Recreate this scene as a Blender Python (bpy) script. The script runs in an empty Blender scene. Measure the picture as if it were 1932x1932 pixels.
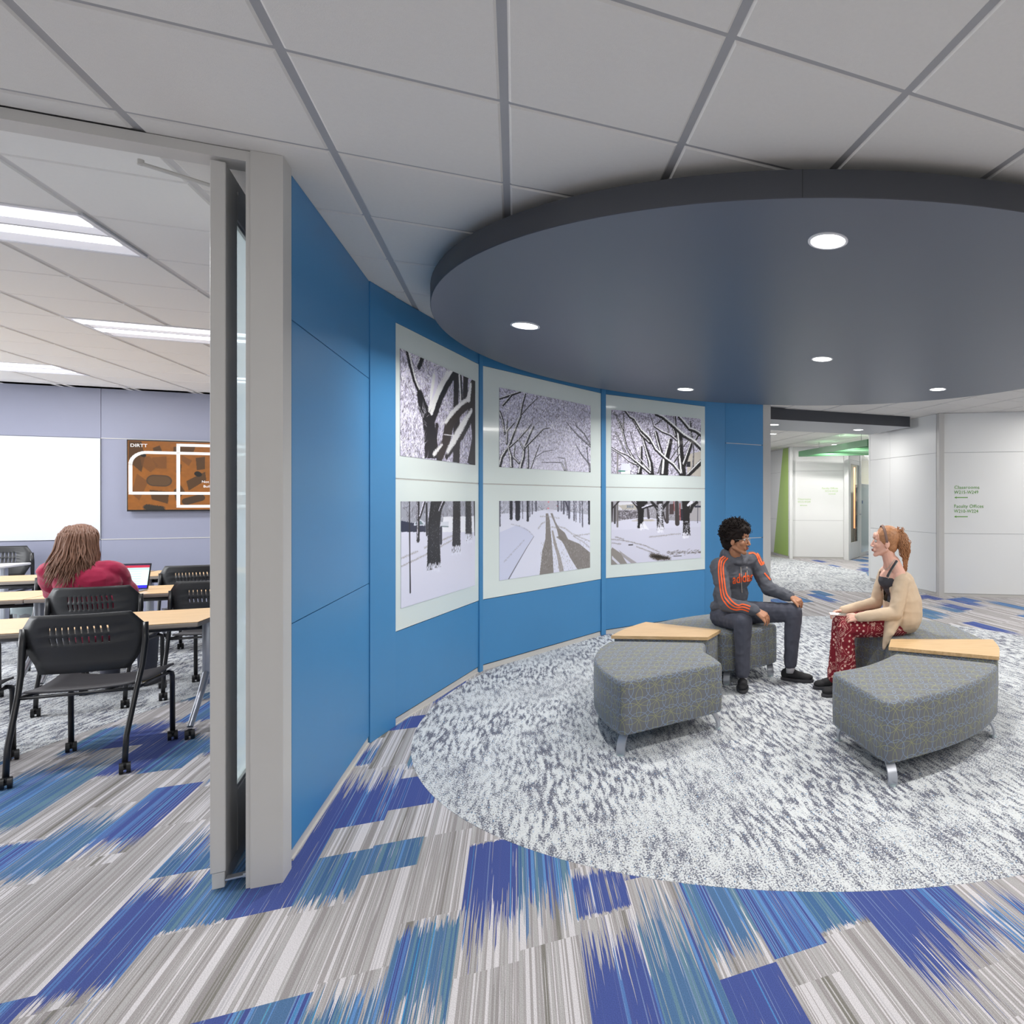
import bpy, bmesh, math, random
import numpy as np
from mathutils import Vector, Matrix, noise
from mathutils.bvhtree import BVHTree
S = bpy.context.scene
COL = S.collection
PI = math.pi

# ------------------------------------------------------------------ camera
EYE = 1.5
cam_d = bpy.data.cameras.new('camera')
cam = bpy.data.objects.new('camera', cam_d); COL.objects.link(cam)
cam.location = (0, 0, EYE); cam.rotation_euler = (PI/2, 0, 0)
cam_d.sensor_width = 36; cam_d.lens = 1190/1932*36
cam_d.shift_x = -(1515-966)/1932; cam_d.shift_y = -(966-943)/1932
cam_d.clip_start = 0.05; cam_d.clip_end = 100
S.camera = cam
# ------------------------------------------------------------------ world, lights, exposure
wd = bpy.data.worlds.new('room_fill'); S.world = wd; wd.use_nodes = True
wd.node_tree.nodes['Background'].inputs[0].default_value = (0.95, 0.97, 1.0, 1)
wd.node_tree.nodes['Background'].inputs[1].default_value = 0.84
S.view_settings.view_transform = 'Standard'; S.view_settings.look = 'None'
S.view_settings.exposure = 0.0; S.view_settings.gamma = 1.0
S.view_settings.use_curve_mapping = False

def area(name, loc, size, power, color=(1, 0.97, 0.93), rot=(0, 0, 0), sy=None, shape=None, spread=None):
    d = bpy.data.lights.new(name, 'AREA'); d.energy = power; d.color = color
    d.shape = shape or ('RECTANGLE' if sy else 'SQUARE'); d.size = size
    if sy: d.size_y = sy
    if spread: d.spread = spread
    o = bpy.data.objects.new(name, d); COL.objects.link(o); o.location = loc; o.rotation_euler = rot
    return o
CA, SA = math.cos(math.radians(24.5)), math.sin(math.radians(24.5))
ROT = math.radians(24.5)
def LW(x, y):            # building grid -> world
    return (x*CA - y*SA, x*SA + y*CA)
CEIL = EYE + 1.356
DISC_C = (0.093, 5.19); DISC_R = 2.72; DISC_B = EYE + 1.183
# unseen fill lights added at ceiling height, behind and beside the photographer
for i, (x, y) in enumerate([(0.6, -1.2), (3.2, 0.2), (-1.6, -1.6), (3.8, 3.0), (5.2, 6.3), (3.7, 8.1)]):
    area('hall_fill', (x, y, CEIL-0.03), 0.6, 44, sy=1.2, rot=(0, 0, ROT))
# lamps of the classroom troffers; those out of view are added for illumination
TROFFERS = [(-2.46, 4.41), (-4.83, 4.41), (-2.43, 6.78), (-4.80, 6.78), (-4.80, 9.15), (-2.43, 9.15), (-7.2, 6.78), (-7.2, 9.15)]
for (lx, ly) in TROFFERS:
    for dy in (-0.1775, 0.0725):
        x, y = LW(lx, ly+dy); area('troffer_lamp', (x, y, CEIL-0.0165), 1.135, 17, color=(0.97, 0.98, 1), sy=0.085, rot=(0, 0, ROT))
# unseen area light added far to the left to brighten the classroom ceiling
x, y = LW(-11.6, 6.6); area('classroom_side_fill', (x, y, 1.5), 6.0, 460, color=(0.95, 0.97, 1), sy=1.9, rot=(math.radians(97), 0, ROT-PI/2))
DOWN = [(0.114, 2.879), (-1.885, 4.28), (0.16, 5.29), (-1.257, 6.74), (1.44, 6.74), (2.12, 4.25)]
for (x, y) in DOWN:
    area('downlight_lamp', (x, y, DISC_B-0.012), 0.15, 23, color=(1, 0.98, 0.95), shape='DISK', spread=math.radians(150))

# ------------------------------------------------------------------ material helpers
def nm(name):
    m = bpy.data.materials.new(name); m.use_nodes = True
    nt = m.node_tree; b = nt.nodes['Principled BSDF']
    return m, nt, b
def srgb(r, g, b):
    f = lambda c: (c/255/12.92) if c/255 <= 0.04045 else ((c/255+0.055)/1.055)**2.4
    return (f(r), f(g), f(b), 1)
def mat(name, col, rough=0.5, metal=0.0, coat=0.0, spec=0.5, var=0.0, vscale=8, bump=0.0, bscale=200, emis=0, sheen=0):
    m, nt, b = nm(name)
    b.inputs['Base Color'].default_value = col if len(col) == 4 else (*col, 1)
    b.inputs['Roughness'].default_value = rough; b.inputs['Metallic'].default_value = metal
    b.inputs['Coat Weight'].default_value = coat; b.inputs['Specular IOR Level'].default_value = spec
    if sheen: b.inputs['Sheen Weight'].default_value = sheen
    if emis:
        b.inputs['Emission Color'].default_value = b.inputs['Base Color'].default_value
        b.inputs['Emission Strength'].default_value = emis
    tc = nt.nodes.new('ShaderNodeTexCoord')
    if var:
        n = nt.nodes.new('ShaderNodeTexNoise'); n.inputs['Scale'].default_value = vscale; n.inputs['Detail'].default_value = 4
        nt.links.new(tc.outputs['Object'], n.inputs['Vector'])
        mx = nt.nodes.new('ShaderNodeMix'); mx.data_type = 'RGBA'
        c = b.inputs['Base Color'].default_value
        mx.inputs[6].default_value = (c[0]*(1-var), c[1]*(1-var), c[2]*(1-var), 1)
        mx.inputs[7].default_value = (min(1, c[0]*(1+var)), min(1, c[1]*(1+var)), min(1, c[2]*(1+var)), 1)
        nt.links.new(n.outputs['Fac'], mx.inputs[0]); nt.links.new(mx.outputs[2], b.inputs['Base Color'])
    if bump:
        n = nt.nodes.new('ShaderNodeTexNoise'); n.inputs['Scale'].default_value = bscale; n.inputs['Detail'].default_value = 3
        nt.links.new(tc.outputs['Object'], n.inputs['Vector'])
        bp = nt.nodes.new('ShaderNodeBump'); bp.inputs['Strength'].default_value = bump; bp.inputs['Distance'].default_value = 0.004
        nt.links.new(n.outputs['Fac'], bp.inputs['Height']); nt.links.new(bp.outputs[0], b.inputs['Normal'])
    return m
class N:                      # tiny node-graph helper
    def __init__(s, nt): s.nt = nt
    def new(s, t, **k):
        n = s.nt.nodes.new(t)
        for a, v in k.items(): setattr(n, a, v)
        return n
    def lk(s, a, b): s.nt.links.new(a, b)
    def val(s, x, i):
        if isinstance(x, (int, float)): i.default_value = x
        elif isinstance(x, tuple): i.default_value = x
        else: s.lk(x, i)
    def math(s, op, a, b=0.0, c=0.0, clamp=False):
        n = s.new('ShaderNodeMath', operation=op, use_clamp=clamp)
        s.val(a, n.inputs[0]); s.val(b, n.inputs[1])
        if op in ('MULTIPLY_ADD', 'WRAP'): s.val(c, n.inputs[2])
        return n.outputs[0]
    def mix(s, f, a, b):
        n = s.new('ShaderNodeMix', data_type='RGBA'); s.val(f, n.inputs[0]); s.val(a, n.inputs[6]); s.val(b, n.inputs[7])
        return n.outputs[2]
    def noise(s, vec, scale, detail=2, rough=0.5, dim='3D', w=None):
        n = s.new('ShaderNodeTexNoise', noise_dimensions=dim)
        if vec is not None and dim != '1D': s.lk(vec, n.inputs['Vector'])
        if w is not None: s.val(w, n.inputs['W'])
        n.inputs['Scale'].default_value = scale; n.inputs['Detail'].default_value = detail; n.inputs['Roughness'].default_value = rough
        return n.outputs['Fac']
    def mapping(s, vec, scale):
        n = s.new('ShaderNodeMapping'); s.lk(vec, n.inputs['Vector']); n.inputs['Scale'].default_value = scale
        return n.outputs[0]
    def ramp(s, f, stops, const=False):
        n = s.new('ShaderNodeValToRGB'); r = n.color_ramp
        r.interpolation = 'CONSTANT' if const else 'LINEAR'
        while len(r.elements) < len(stops): r.elements.new(0.5)
        for e, (p, c) in zip(r.elements, stops): e.position = p; e.color = c if isinstance(c, tuple) else (c, c, c, 1)
        s.lk(f, n.inputs[0]); return n.outputs[0]
    def step(s, x, lo, hi):
        n = s.new('ShaderNodeMapRange', interpolation_type='SMOOTHSTEP'); s.val(x, n.inputs[0]); n.inputs[1].default_value = lo; n.inputs[2].default_value = hi
        return n.outputs[0]

# ------------------------------------------------------------------ mesh builder
class MB:
    def __init__(s): s.v = []; s.f = []; s.m = []; s.uv = None
    def add(s, vs, fs, mi=0):
        o = len(s.v); s.v += [tuple(v) for v in vs]
        s.f += [tuple(i+o for i in f) for f in fs]; s.m += [mi]*len(fs)
        return s
    def box(s, lo, hi, mi=0, M=None):
        x0, y0, z0 = lo; x1, y1, z1 = hi
        vs = [(x, y, z) for z in (z0, z1) for y in (y0, y1) for x in (x0, x1)]
        if M is not None: vs = [M @ Vector(v) for v in vs]
        return s.add(vs, [(0, 2, 3, 1), (4, 5, 7, 6), (0, 1, 5, 4), (2, 6, 7, 3), (0, 4, 6, 2), (1, 3, 7, 5)], mi)
    def bbox(s, lo, hi, b, mi=0, M=None):     # box with bevelled edges
        bm = bmesh.new(); bmesh.ops.create_cube(bm, size=1)
        for v in bm.verts: v.co = Vector([(lo[i]+hi[i])/2 + v.co[i]*(hi[i]-lo[i]) for i in range(3)])
        bmesh.ops.bevel(bm, geom=bm.edges[:], offset=b, segments=2, profile=0.5, affect='EDGES')
        return s.bm(bm, mi, M)
    def bm(s, bm, mi=0, M=None):
        bm.verts.ensure_lookup_table()
        for i, v in enumerate(bm.verts): v.index = i
        s.add([(M @ v.co) if M is not None else v.co.copy() for v in bm.verts], [[v.index for v in f.verts] for f in bm.faces], mi); bm.free()
        return s
    def slab(s, A, B, z0, z1, back, front, mi=0, ea=0, eb=0):
        # vertical slab over the plan line A->B; "front" towards the right-hand normal of A->B
        A = Vector(A[:2]); B = Vector(B[:2]); d = (B-A).normalized(); n = Vector((d.y, -d.x))
        A2 = A - d*ea; B2 = B + d*eb
        p = [A2-n*back, B2-n*back, B2+n*front, A2+n*front]
        return s.prism([(q.x, q.y) for q in p], z0, z1, mi)
    def prism(s, poly, z0, z1, mi=0):
        n = len(poly)
        a = sum(poly[i][0]*poly[(i+1) % n][1]-poly[(i+1) % n][0]*poly[i][1] for i in range(n))
        if a < 0: poly = poly[::-1]
        vs = [(x, y, z0) for x, y in poly] + [(x, y, z1) for x, y in poly]
        fs = [tuple(range(n-1, -1, -1)), tuple(range(n, 2*n))] + [(i, (i+1) % n, n+(i+1) % n, n+i) for i in range(n)]
        return s.add(vs, fs, mi)
    def tube(s, pts, r, n=10, mi=0, cap=True, flat=1.0, up=None):
        pts = [Vector(p) for p in pts]; rs = r if isinstance(r, (list, tuple)) else [r]*len(pts)
        rings = []; prev = None
        for i, p in enumerate(pts):
            t = (pts[min(i+1, len(pts)-1)] - pts[max(i-1, 0)]).normalized()
            u = prev if prev is not None else (Vector(up) if up else (Vector((0, 0, 1)) if abs(t.z) < 0.9 else Vector((1, 0, 0))))
            u = (u - t*u.dot(t))
            if u.length < 1e-6: u = t.orthogonal()
            u.normalize(); prev = u; w = t.cross(u)
            rings.append([p + (u*math.cos(2*PI*k/n)*flat + w*math.sin(2*PI*k/n))*rs[i] for k in range(n)])
        vs = [v for ring in rings for v in ring]; fs = []
        for i in range(len(rings)-1):
            for k in range(n): a = i*n+k; b = i*n+(k+1) % n; fs.append((a, b, b+n, a+n))
        if cap: fs.append(tuple(range(n-1, -1, -1))); fs.append(tuple((len(rings)-1)*n+k for k in range(n)))
        return s.add(vs, fs, mi)
    def cyl(s, c, axis, r, h, n=20, mi=0):
        c = Vector(c); a = Vector(axis).normalized(); return s.tube([c-a*h/2, c+a*h/2], r, n, mi)
    def ell(s, c, r, R=None, seg=16, mi=0):
        vs = []; fs = []; c = Vector(c); m = seg//2
        for i in range(m+1):
            th = PI*i/m
            for k in range(seg):
                ph = 2*PI*k/seg; v = Vector((math.sin(th)*math.cos(ph)*r[0], math.sin(th)*math.sin(ph)*r[1], math.cos(th)*r[2]))
                if R is not None: v = R @ v
                vs.append(c+v)
        for i in range(m):
            for k in range(seg):
                a = i*seg+k; b = i*seg+(k+1) % seg; fs.append((a, a+seg, b+seg, b))
        return s.add(vs, fs, mi)
    def rcone(s, p0, p1, r0, r1, n=14, mi=0):  # capsule with two radii
        p0 = Vector(p0); p1 = Vector(p1); t = (p1-p0).normalized(); pts = []; rs = []
        for a in (90, 72, 54, 36, 18): pts.append(p0 - t*r0*math.sin(math.radians(a))); rs.append(max(r0*math.cos(math.radians(a)), 1e-4))
        pts.append(p0); rs.append(r0); pts.append(p1); rs.append(r1)
        for a in (18, 36, 54, 72, 90): pts.append(p1 + t*r1*math.sin(math.radians(a))); rs.append(max(r1*math.cos(math.radians(a)), 1e-4))
        return s.tube(pts, rs, n, mi)
    def chain(s, pts, rs, mi=0):
        for i in range(len(pts)-1): s.rcone(pts[i], pts[i+1], rs[i], rs[i+1], mi=mi)
        return s
    def grid(s, rows, mi=0, close=False):
        n = len(rows[0]); vs = [p for r in rows for p in r]; fs = []
        for i in range(len(rows)-1):
            for k in range(n if close else n-1):
                a = i*n+k; b = i*n+(k+1) % n; fs.append((a, b, b+n, a+n))
        return s.add(vs, fs, mi)
    def mesh(s, name, mats, smooth=False):
        me = bpy.data.meshes.new(name); me.from_pydata([tuple(v) for v in s.v], [], s.f)
        for m in (mats if isinstance(mats, (list, tuple)) else [mats]): me.materials.append(m)
        me.polygons.foreach_set('material_index', s.m)
        if smooth: me.polygons.foreach_set('use_smooth', [True]*len(me.polygons))
        me.update(); return me
    def obj(s, name, mats, parent=None, smooth=False, angle=None):
        me = s.mesh(name, mats, smooth or angle is not None)
        if angle is not None: me.set_sharp_from_angle(angle=math.radians(angle))
        return link(name, me, parent)
def link(name, data, parent=None):
    o = bpy.data.objects.new(name, data); COL.objects.link(o)
    if parent is not None: o.parent = parent
    return o
def tag(o, label, cat, group=None, kind=None):
    o['label'] = label; o['category'] = cat
    if group: o['group'] = group
    if kind: o['kind'] = kind
    return o
def thing(name, label, cat, loc=(0, 0, 0), rz=0, group=None):
    o = link(name, None); o.location = loc; o.rotation_euler = (0, 0, rz); o.empty_display_size = 0.1
    return tag(o, label, cat, group)
def struct(o): o['kind'] = 'structure'; return o
def copy_tree(o, parent=None):
    c = o.copy(); COL.objects.link(c)
    if parent is not None: c.parent = parent
    for ch in list(o.children): copy_tree(ch, c)
    return c
def rrect(w, h, r, n=4):
    pts = []
    for cx, cy, a0 in ((w/2-r, h/2-r, 0), (-w/2+r, h/2-r, 90), (-w/2+r, -h/2+r, 180), (w/2-r, -h/2+r, 270)):
        for k in range(n+1):
            a = math.radians(a0+90*k/n); pts.append((cx+r*math.cos(a), cy+r*math.sin(a)))
    return pts
def text_mesh(body, size, extrude=0.001, align='LEFT', offset=0.0, spacing=1.0):
    c = bpy.data.curves.new('lettering', 'FONT'); c.body = body; c.size = size; c.extrude = extrude; c.align_x = align
    c.offset = offset; c.space_character = spacing; c.resolution_u = 3
    o = bpy.data.objects.new('lettering', c); COL.objects.link(o)
    bpy.context.view_layer.update()
    me = bpy.data.meshes.new_from_object(o.evaluated_get(bpy.context.evaluated_depsgraph_get()))
    bpy.data.objects.remove(o); bpy.data.curves.remove(c)
    return me
def frame_matrix(origin, right, up):
    r = Vector(right).normalized(); u = Vector(up).normalized(); n = r.cross(u)
    M = Matrix.Identity(4)
    for i in range(3): M[i][0] = r[i]; M[i][1] = u[i]; M[i][2] = n[i]; M[i][3] = origin[i]
    return M
# ------------------------------------------------------------------ materials
M = {}
M['blue'] = mat('blue_laminate', srgb(66, 134, 186), 0.42, var=0.03, vscale=3, bump=0.02, bscale=600)
M['blue_dark'] = mat('blue_joint', srgb(16, 42, 66), 0.6)
M['alu'] = mat('satin_aluminium', srgb(196, 194, 190), 0.42, metal=0.0, var=0.02)
M['alu_dark'] = mat('shadow_gap', srgb(40, 42, 46), 0.6)
M['white_panel'] = mat('white_laminate', srgb(226, 227, 226), 0.38, var=0.012, vscale=2)
M['white_joint'] = mat('white_joint', srgb(110, 112, 116), 0.6)
M['lav'] = mat('lavender_grey_laminate', srgb(138, 141, 160), 0.45, var=0.02, vscale=3)
M['whiteboard'] = mat('whiteboard_enamel', srgb(208, 212, 218), 0.15, coat=0.4)
M['tile'] = mat('ceiling_tile', srgb(222, 219, 214), 0.9, var=0.03, vscale=60, bump=0.12, bscale=260)
M['tile_class'] = mat('lit_ceiling_tile', srgb(236, 234, 230), 0.9, var=0.02, vscale=60, bump=0.1, bscale=260)  # whiter copy of the hall tile; the brighter classroom light is in its colour
M['tbar_class'] = mat('lit_ceiling_grid', srgb(208, 207, 206), 0.5)  # paler copy of the hall grid, lightened to stand in for classroom light
M['tbar'] = mat('ceiling_grid_steel', srgb(168, 168, 170), 0.5)
M['disc_side'] = mat('charcoal_edge', srgb(62, 64, 70), 0.45)
M['disc'] = mat('slate_blue_underside', srgb(88, 95, 109), 0.40, var=0.02, vscale=2)
M['green_panel'] = mat('lime_green_panel', srgb(160, 192, 92), 0.45)
M['green_beam'] = mat('green_painted_steel', srgb(88, 138, 100), 0.4)
M['glass_white'] = mat('pale_back_painted_glass', srgb(222, 232, 229), 0.12, coat=0.35, spec=0.5)
M['lamp'] = mat('lamp_lens', (1, 0.99, 0.97), 0.4, emis=9)
M['lamp_soft'] = mat('troffer_reflector', (0.86, 0.86, 0.92), 0.5, emis=0.30)
M['lamp_bar'] = mat('troffer_lamp', (0.97, 0.98, 1.0), 0.4, emis=3.2)
M['lamp_frame'] = mat('white_lamp_trim', srgb(225, 225, 228), 0.4)
M['black_plastic'] = mat('black_plastic', srgb(40, 41, 43), 0.42, bump=0.05, bscale=500)
M['black_metal'] = mat('black_powder_coat', srgb(28, 28, 30), 0.3, spec=0.6)
M['seat_grey'] = mat('dark_grey_seat_shell', srgb(66, 65, 68), 0.55, bump=0.05, bscale=600)
M['chrome'] = mat('silver_powder_coat', srgb(176, 180, 188), 0.3, metal=0.6)
M['edge_grey'] = mat('grey_edge_band', srgb(142, 134, 126), 0.5)
M['screen_black'] = mat('display_bezel', srgb(22, 22, 24), 0.25)
M['rubber'] = mat('black_rubber', srgb(22, 22, 24), 0.5)
M['plastic_grey'] = mat('grey_bin_plastic', srgb(120, 122, 126), 0.5)
M['green_text'] = mat('green_lettering', srgb(92, 156, 36), 0.5)
M['green_text_pale'] = mat('pale_green_lettering', srgb(176, 206, 140), 0.5)
M['white_text'] = mat('white_screen_graphics', (0.85, 0.84, 0.81), 0.5, emis=0.1)

def wood():
    m, nt, b = nm('beech_veneer'); g = N(nt); tc = g.new('ShaderNodeTexCoord').outputs['Object']
    v = g.mapping(tc, (1.6, 38, 10)); n = g.noise(v, 3.0, 5, 0.6)
    c = g.ramp(n, [(0.3, srgb(196, 160, 112)), (0.7, srgb(226, 192, 146))])
    g.lk(c, b.inputs['Base Color']); b.inputs['Roughness'].default_value = 0.38
    return m
M['wood'] = wood()

def frosted():
    m, nt, b = nm('frosted_glass'); g = N(nt)
    b.inputs['Base Color'].default_value = srgb(214, 230, 232); b.inputs['Roughness'].default_value = 0.3
    tr = g.new('ShaderNodeBsdfTransparent'); tr.inputs[0].default_value = (0.94, 0.98, 0.98, 1)
    tl = g.new('ShaderNodeBsdfTranslucent'); tl.inputs[0].default_value = (0.86, 0.93, 0.94, 1); m2 = g.new('ShaderNodeMixShader'); m2.inputs[0].default_value = 0.6
    g.lk(b.outputs[0], m2.inputs[1]); g.lk(tl.outputs[0], m2.inputs[2])
    mx = g.new('ShaderNodeMixShader'); mx.inputs[0].default_value = 0.6
    g.lk(tr.outputs[0], mx.inputs[1]); g.lk(m2.outputs[0], mx.inputs[2]); g.lk(mx.outputs[0], nt.nodes['Material Output'].inputs[0])
    return m
M['frosted'] = frosted()
def clear_glass(tint=(0.93, 0.97, 0.97, 1)):
    m, nt, b = nm('clear_glass'); g = N(nt)
    gl = g.new('ShaderNodeBsdfGlossy'); gl.inputs['Roughness'].default_value = 0.03
    tr = g.new('ShaderNodeBsdfTransparent'); tr.inputs[0].default_value = tint
    fr = g.new('ShaderNodeValue'); fr.outputs[0].default_value = 0.06
    mx = g.new('ShaderNodeMixShader'); g.lk(fr.outputs[0], mx.inputs[0])
    g.lk(tr.outputs[0], mx.inputs[1]); g.lk(gl.outputs[0], mx.inputs[2]); g.lk(mx.outputs[0], nt.nodes['Material Output'].inputs[0])
    return m
M['glass'] = clear_glass()

def stripe_carpet():
    m, nt, b = nm('striped_plank_carpet'); g = N(nt)
    tc = g.new('ShaderNodeTexCoord').outputs['Object']; at = g.new('ShaderNodeAttribute', attribute_name='plank')
    sp = g.new('ShaderNodeSeparateColor'); g.lk(at.outputs['Color'], sp.inputs[0])
    blue, hue, seed = sp.outputs[0], sp.outputs[1], sp.outputs[2]
    xyz = g.new('ShaderNodeSeparateXYZ'); g.lk(tc, xyz.inputs[0]); x, y = xyz.outputs[0], xyz.outputs[1]
    sx = g.math('ADD', x, g.math('MULTIPLY', seed, 37.0))
    comb = g.new('ShaderNodeCombineXYZ'); g.lk(sx, comb.inputs[0]); g.lk(g.math('MULTIPLY', y, 0.0), comb.inputs[1])
    broad = g.noise(comb.outputs[0], 17, 1, 0.5)
    fine = g.noise(comb.outputs[0], 75, 1, 0.5)
    # grey stripes
    grey = g.ramp(g.math('ADD', g.math('MULTIPLY', broad, 0.62), g.math('MULTIPLY', fine, 0.38)),
                  [(0.0, srgb(126, 124, 118)), (0.405, srgb(150, 146, 146)), (0.455, srgb(172, 170, 170)), (0.5, srgb(160, 156, 156)),
                   (0.535, srgb(206, 203, 206)), (0.6, srgb(186, 184, 188))], True)
    # pale broken yarns on the grey
    c2 = g.new('ShaderNodeCombineXYZ'); g.lk(g.math('MULTIPLY', sx, 170.0), c2.inputs[0]); g.lk(g.math('MULTIPLY', y, 1.6), c2.inputs[1])
    yarn = g.noise(c2.outputs[0], 1.0, 1, 0.5)
    grey = g.mix(g.math('MULTIPLY', g.step(yarn, 0.62, 0.66), 0.6), grey, srgb(216, 213, 216))
    grey = g.mix(g.math('MULTIPLY', g.step(yarn, 0.36, 0.33), 0.0), grey, srgb(120, 118, 116))
    # blue stripes
    hb = g.math('ADD', g.math('MULTIPLY', broad, 0.75), g.math('ADD', g.math('MULTIPLY', fine, 0.3), g.math('MULTIPLY', g.math('SUBTRACT', hue, 0.5), 0.34)))
    bl = g.ramp(hb, [(0.0, srgb(72, 86, 146)), (0.46, srgb(76, 88, 146)), (0.49, srgb(86, 120, 176)), (0.53, srgb(72, 82, 140)), (0.565, srgb(96, 138, 190)),
                     (0.60, srgb(80, 112, 150)), (0.66, srgb(100, 132, 150)), (0.70, srgb(70, 104, 146))], True)
    bl = g.mix(g.math('MULTIPLY', g.step(fine, 0.66, 0.68), 0.8), bl, srgb(64, 160, 214))
    cl_ = g.new('ShaderNodeCombineXYZ'); g.lk(g.math('MULTIPLY', sx, 1.0), cl_.inputs[0])
    thin = g.noise(cl_.outputs[0], 150, 1, 0.5)
    bl = g.mix(g.math('MULTIPLY', g.step(thin, 0.60, 0.63), 0.6), bl, srgb(132, 150, 186))
    # streaky transition
    c3 = g.new('ShaderNodeCombineXYZ'); g.lk(g.math('MULTIPLY', sx, 230.0), c3.inputs[0]); g.lk(g.math('MULTIPLY', y, 2.6), c3.inputs[1])
    st = g.math('ADD', g.math('MULTIPLY', g.noise(c3.outputs[0], 1.0, 1, 0.5), 0.62), g.math('MULTIPLY', g.noise(cl_.outputs[0], 45, 1, 0.5), 0.38))
    st = g.math('MULTIPLY_ADD', st, 3.6, -1.3)
    mask = g.step(g.math('SUBTRACT', blue, st), -0.02, 0.04)
    mask = g.math('MULTIPLY', mask, g.step(blue, 0.02, 0.05))
    col = g.mix(mask, grey, bl)
    sp2 = g.noise(tc, 330, 2, 0.6)
    dark = g.mix(0.0, col, col)
    mm = g.new('ShaderNodeMix', data_type='RGBA', blend_type='MULTIPLY'); mm.inputs[0].default_value = 1
    g.lk(col, mm.inputs[6]); g.lk(g.ramp(sp2, [(0.3, 0.72), (0.62, 1.12)]), mm.inputs[7])
    g.lk(mm.outputs[2], b.inputs['Base Color']); b.inputs['Roughness'].default_value = 0.95; b.inputs['Specular IOR Level'].default_value = 0.1
    bp = g.new('ShaderNodeBump'); bp.inputs['Strength'].default_value = 0.35; bp.inputs['Distance'].default_value = 0.003
    g.lk(sp2, bp.inputs['Height']); g.lk(bp.outputs[0], b.inputs['Normal'])
    return m
M['carpet'] = stripe_carpet()
def speckle_carpet():
    m, nt, b = nm('speckled_bark_carpet'); g = N(nt)
    tc = g.new('ShaderNodeTexCoord').outputs['Object']
    w = g.noise(tc, 1.1, 2)
    xyz = g.new('ShaderNodeSeparateXYZ'); g.lk(tc, xyz.inputs[0])
    cx = g.new('ShaderNodeCombineXYZ')
    g.lk(g.math('ADD', xyz.outputs[0], g.math('MULTIPLY', w, 0.14)), cx.inputs[0]); g.lk(xyz.outputs[1], cx.inputs[1])
    big = g.noise(g.mapping(cx.outputs[0], (44, 8.5, 1)), 1.0, 3, 0.55)
    mid = g.noise(g.mapping(tc, (150, 95, 1)), 1.0, 3, 0.6)
    reg = g.noise(tc, 0.8, 1)
    mixw = g.step(reg, 0.40, 0.60)
    f = g.math('ADD', g.math('MULTIPLY', g.math('SUBTRACT', big, 0.5), g.math('MULTIPLY_ADD', mixw, 0.9, 0.55)), g.math('ADD', g.math('MULTIPLY', g.math('SUBTRACT', mid, 0.5), 1.15), 0.5))
    f = g.math('ADD', f, g.math('MULTIPLY', g.math('SUBTRACT', g.noise(g.mapping(cx.outputs[0], (7, 1.8, 1)), 1.0, 2), 0.48), 0.30))
    k = g.ramp(f, [(0.38, srgb(104, 106, 119)), (0.455, srgb(134, 137, 147)), (0.475, srgb(194, 198, 201)), (0.62, srgb(214, 217, 218))])
    bn = g.noise(g.mapping(tc, (90, 45, 1)), 1.0, 2)
    k = g.mix(g.math('MULTIPLY', g.step(bn, 0.655, 0.675), 0.7), k, srgb(96, 140, 178))
    yn = g.noise(g.mapping(tc, (95, 40, 3.1)), 1.0, 2)
    yn2 = g.new('ShaderNodeTexNoise'); yn2.inputs['Scale'].default_value = 70; yn2.inputs['Detail'].default_value = 2
    mp = g.new('ShaderNodeMapping'); mp.inputs['Location'].default_value = (31, 17, 5); g.lk(tc, mp.inputs[0]); g.lk(mp.outputs[0], yn2.inputs['Vector'])
    k = g.mix(g.math('MULTIPLY', g.step(yn2.outputs['Fac'], 0.685, 0.70), 0.55), k, srgb(176, 166, 128))
    sp2 = g.noise(tc, 300, 2, 0.6)
    mm = g.new('ShaderNodeMix', data_type='RGBA', blend_type='MULTIPLY'); mm.inputs[0].default_value = 1
    g.lk(k, mm.inputs[6]); g.lk(g.ramp(sp2, [(0.3, 0.8), (0.62, 1.1)]), mm.inputs[7])
    g.lk(mm.outputs[2], b.inputs['Base Color']); b.inputs['Roughness'].default_value = 0.95; b.inputs['Specular IOR Level'].default_value = 0.1
    bp = g.new('ShaderNodeBump'); bp.inputs['Strength'].default_value = 0.4; bp.inputs['Distance'].default_value = 0.004
    g.lk(f, bp.inputs['Height']); g.lk(bp.outputs[0], b.inputs['Normal'])
    return m
M['speckle'] = speckle_carpet()
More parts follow.
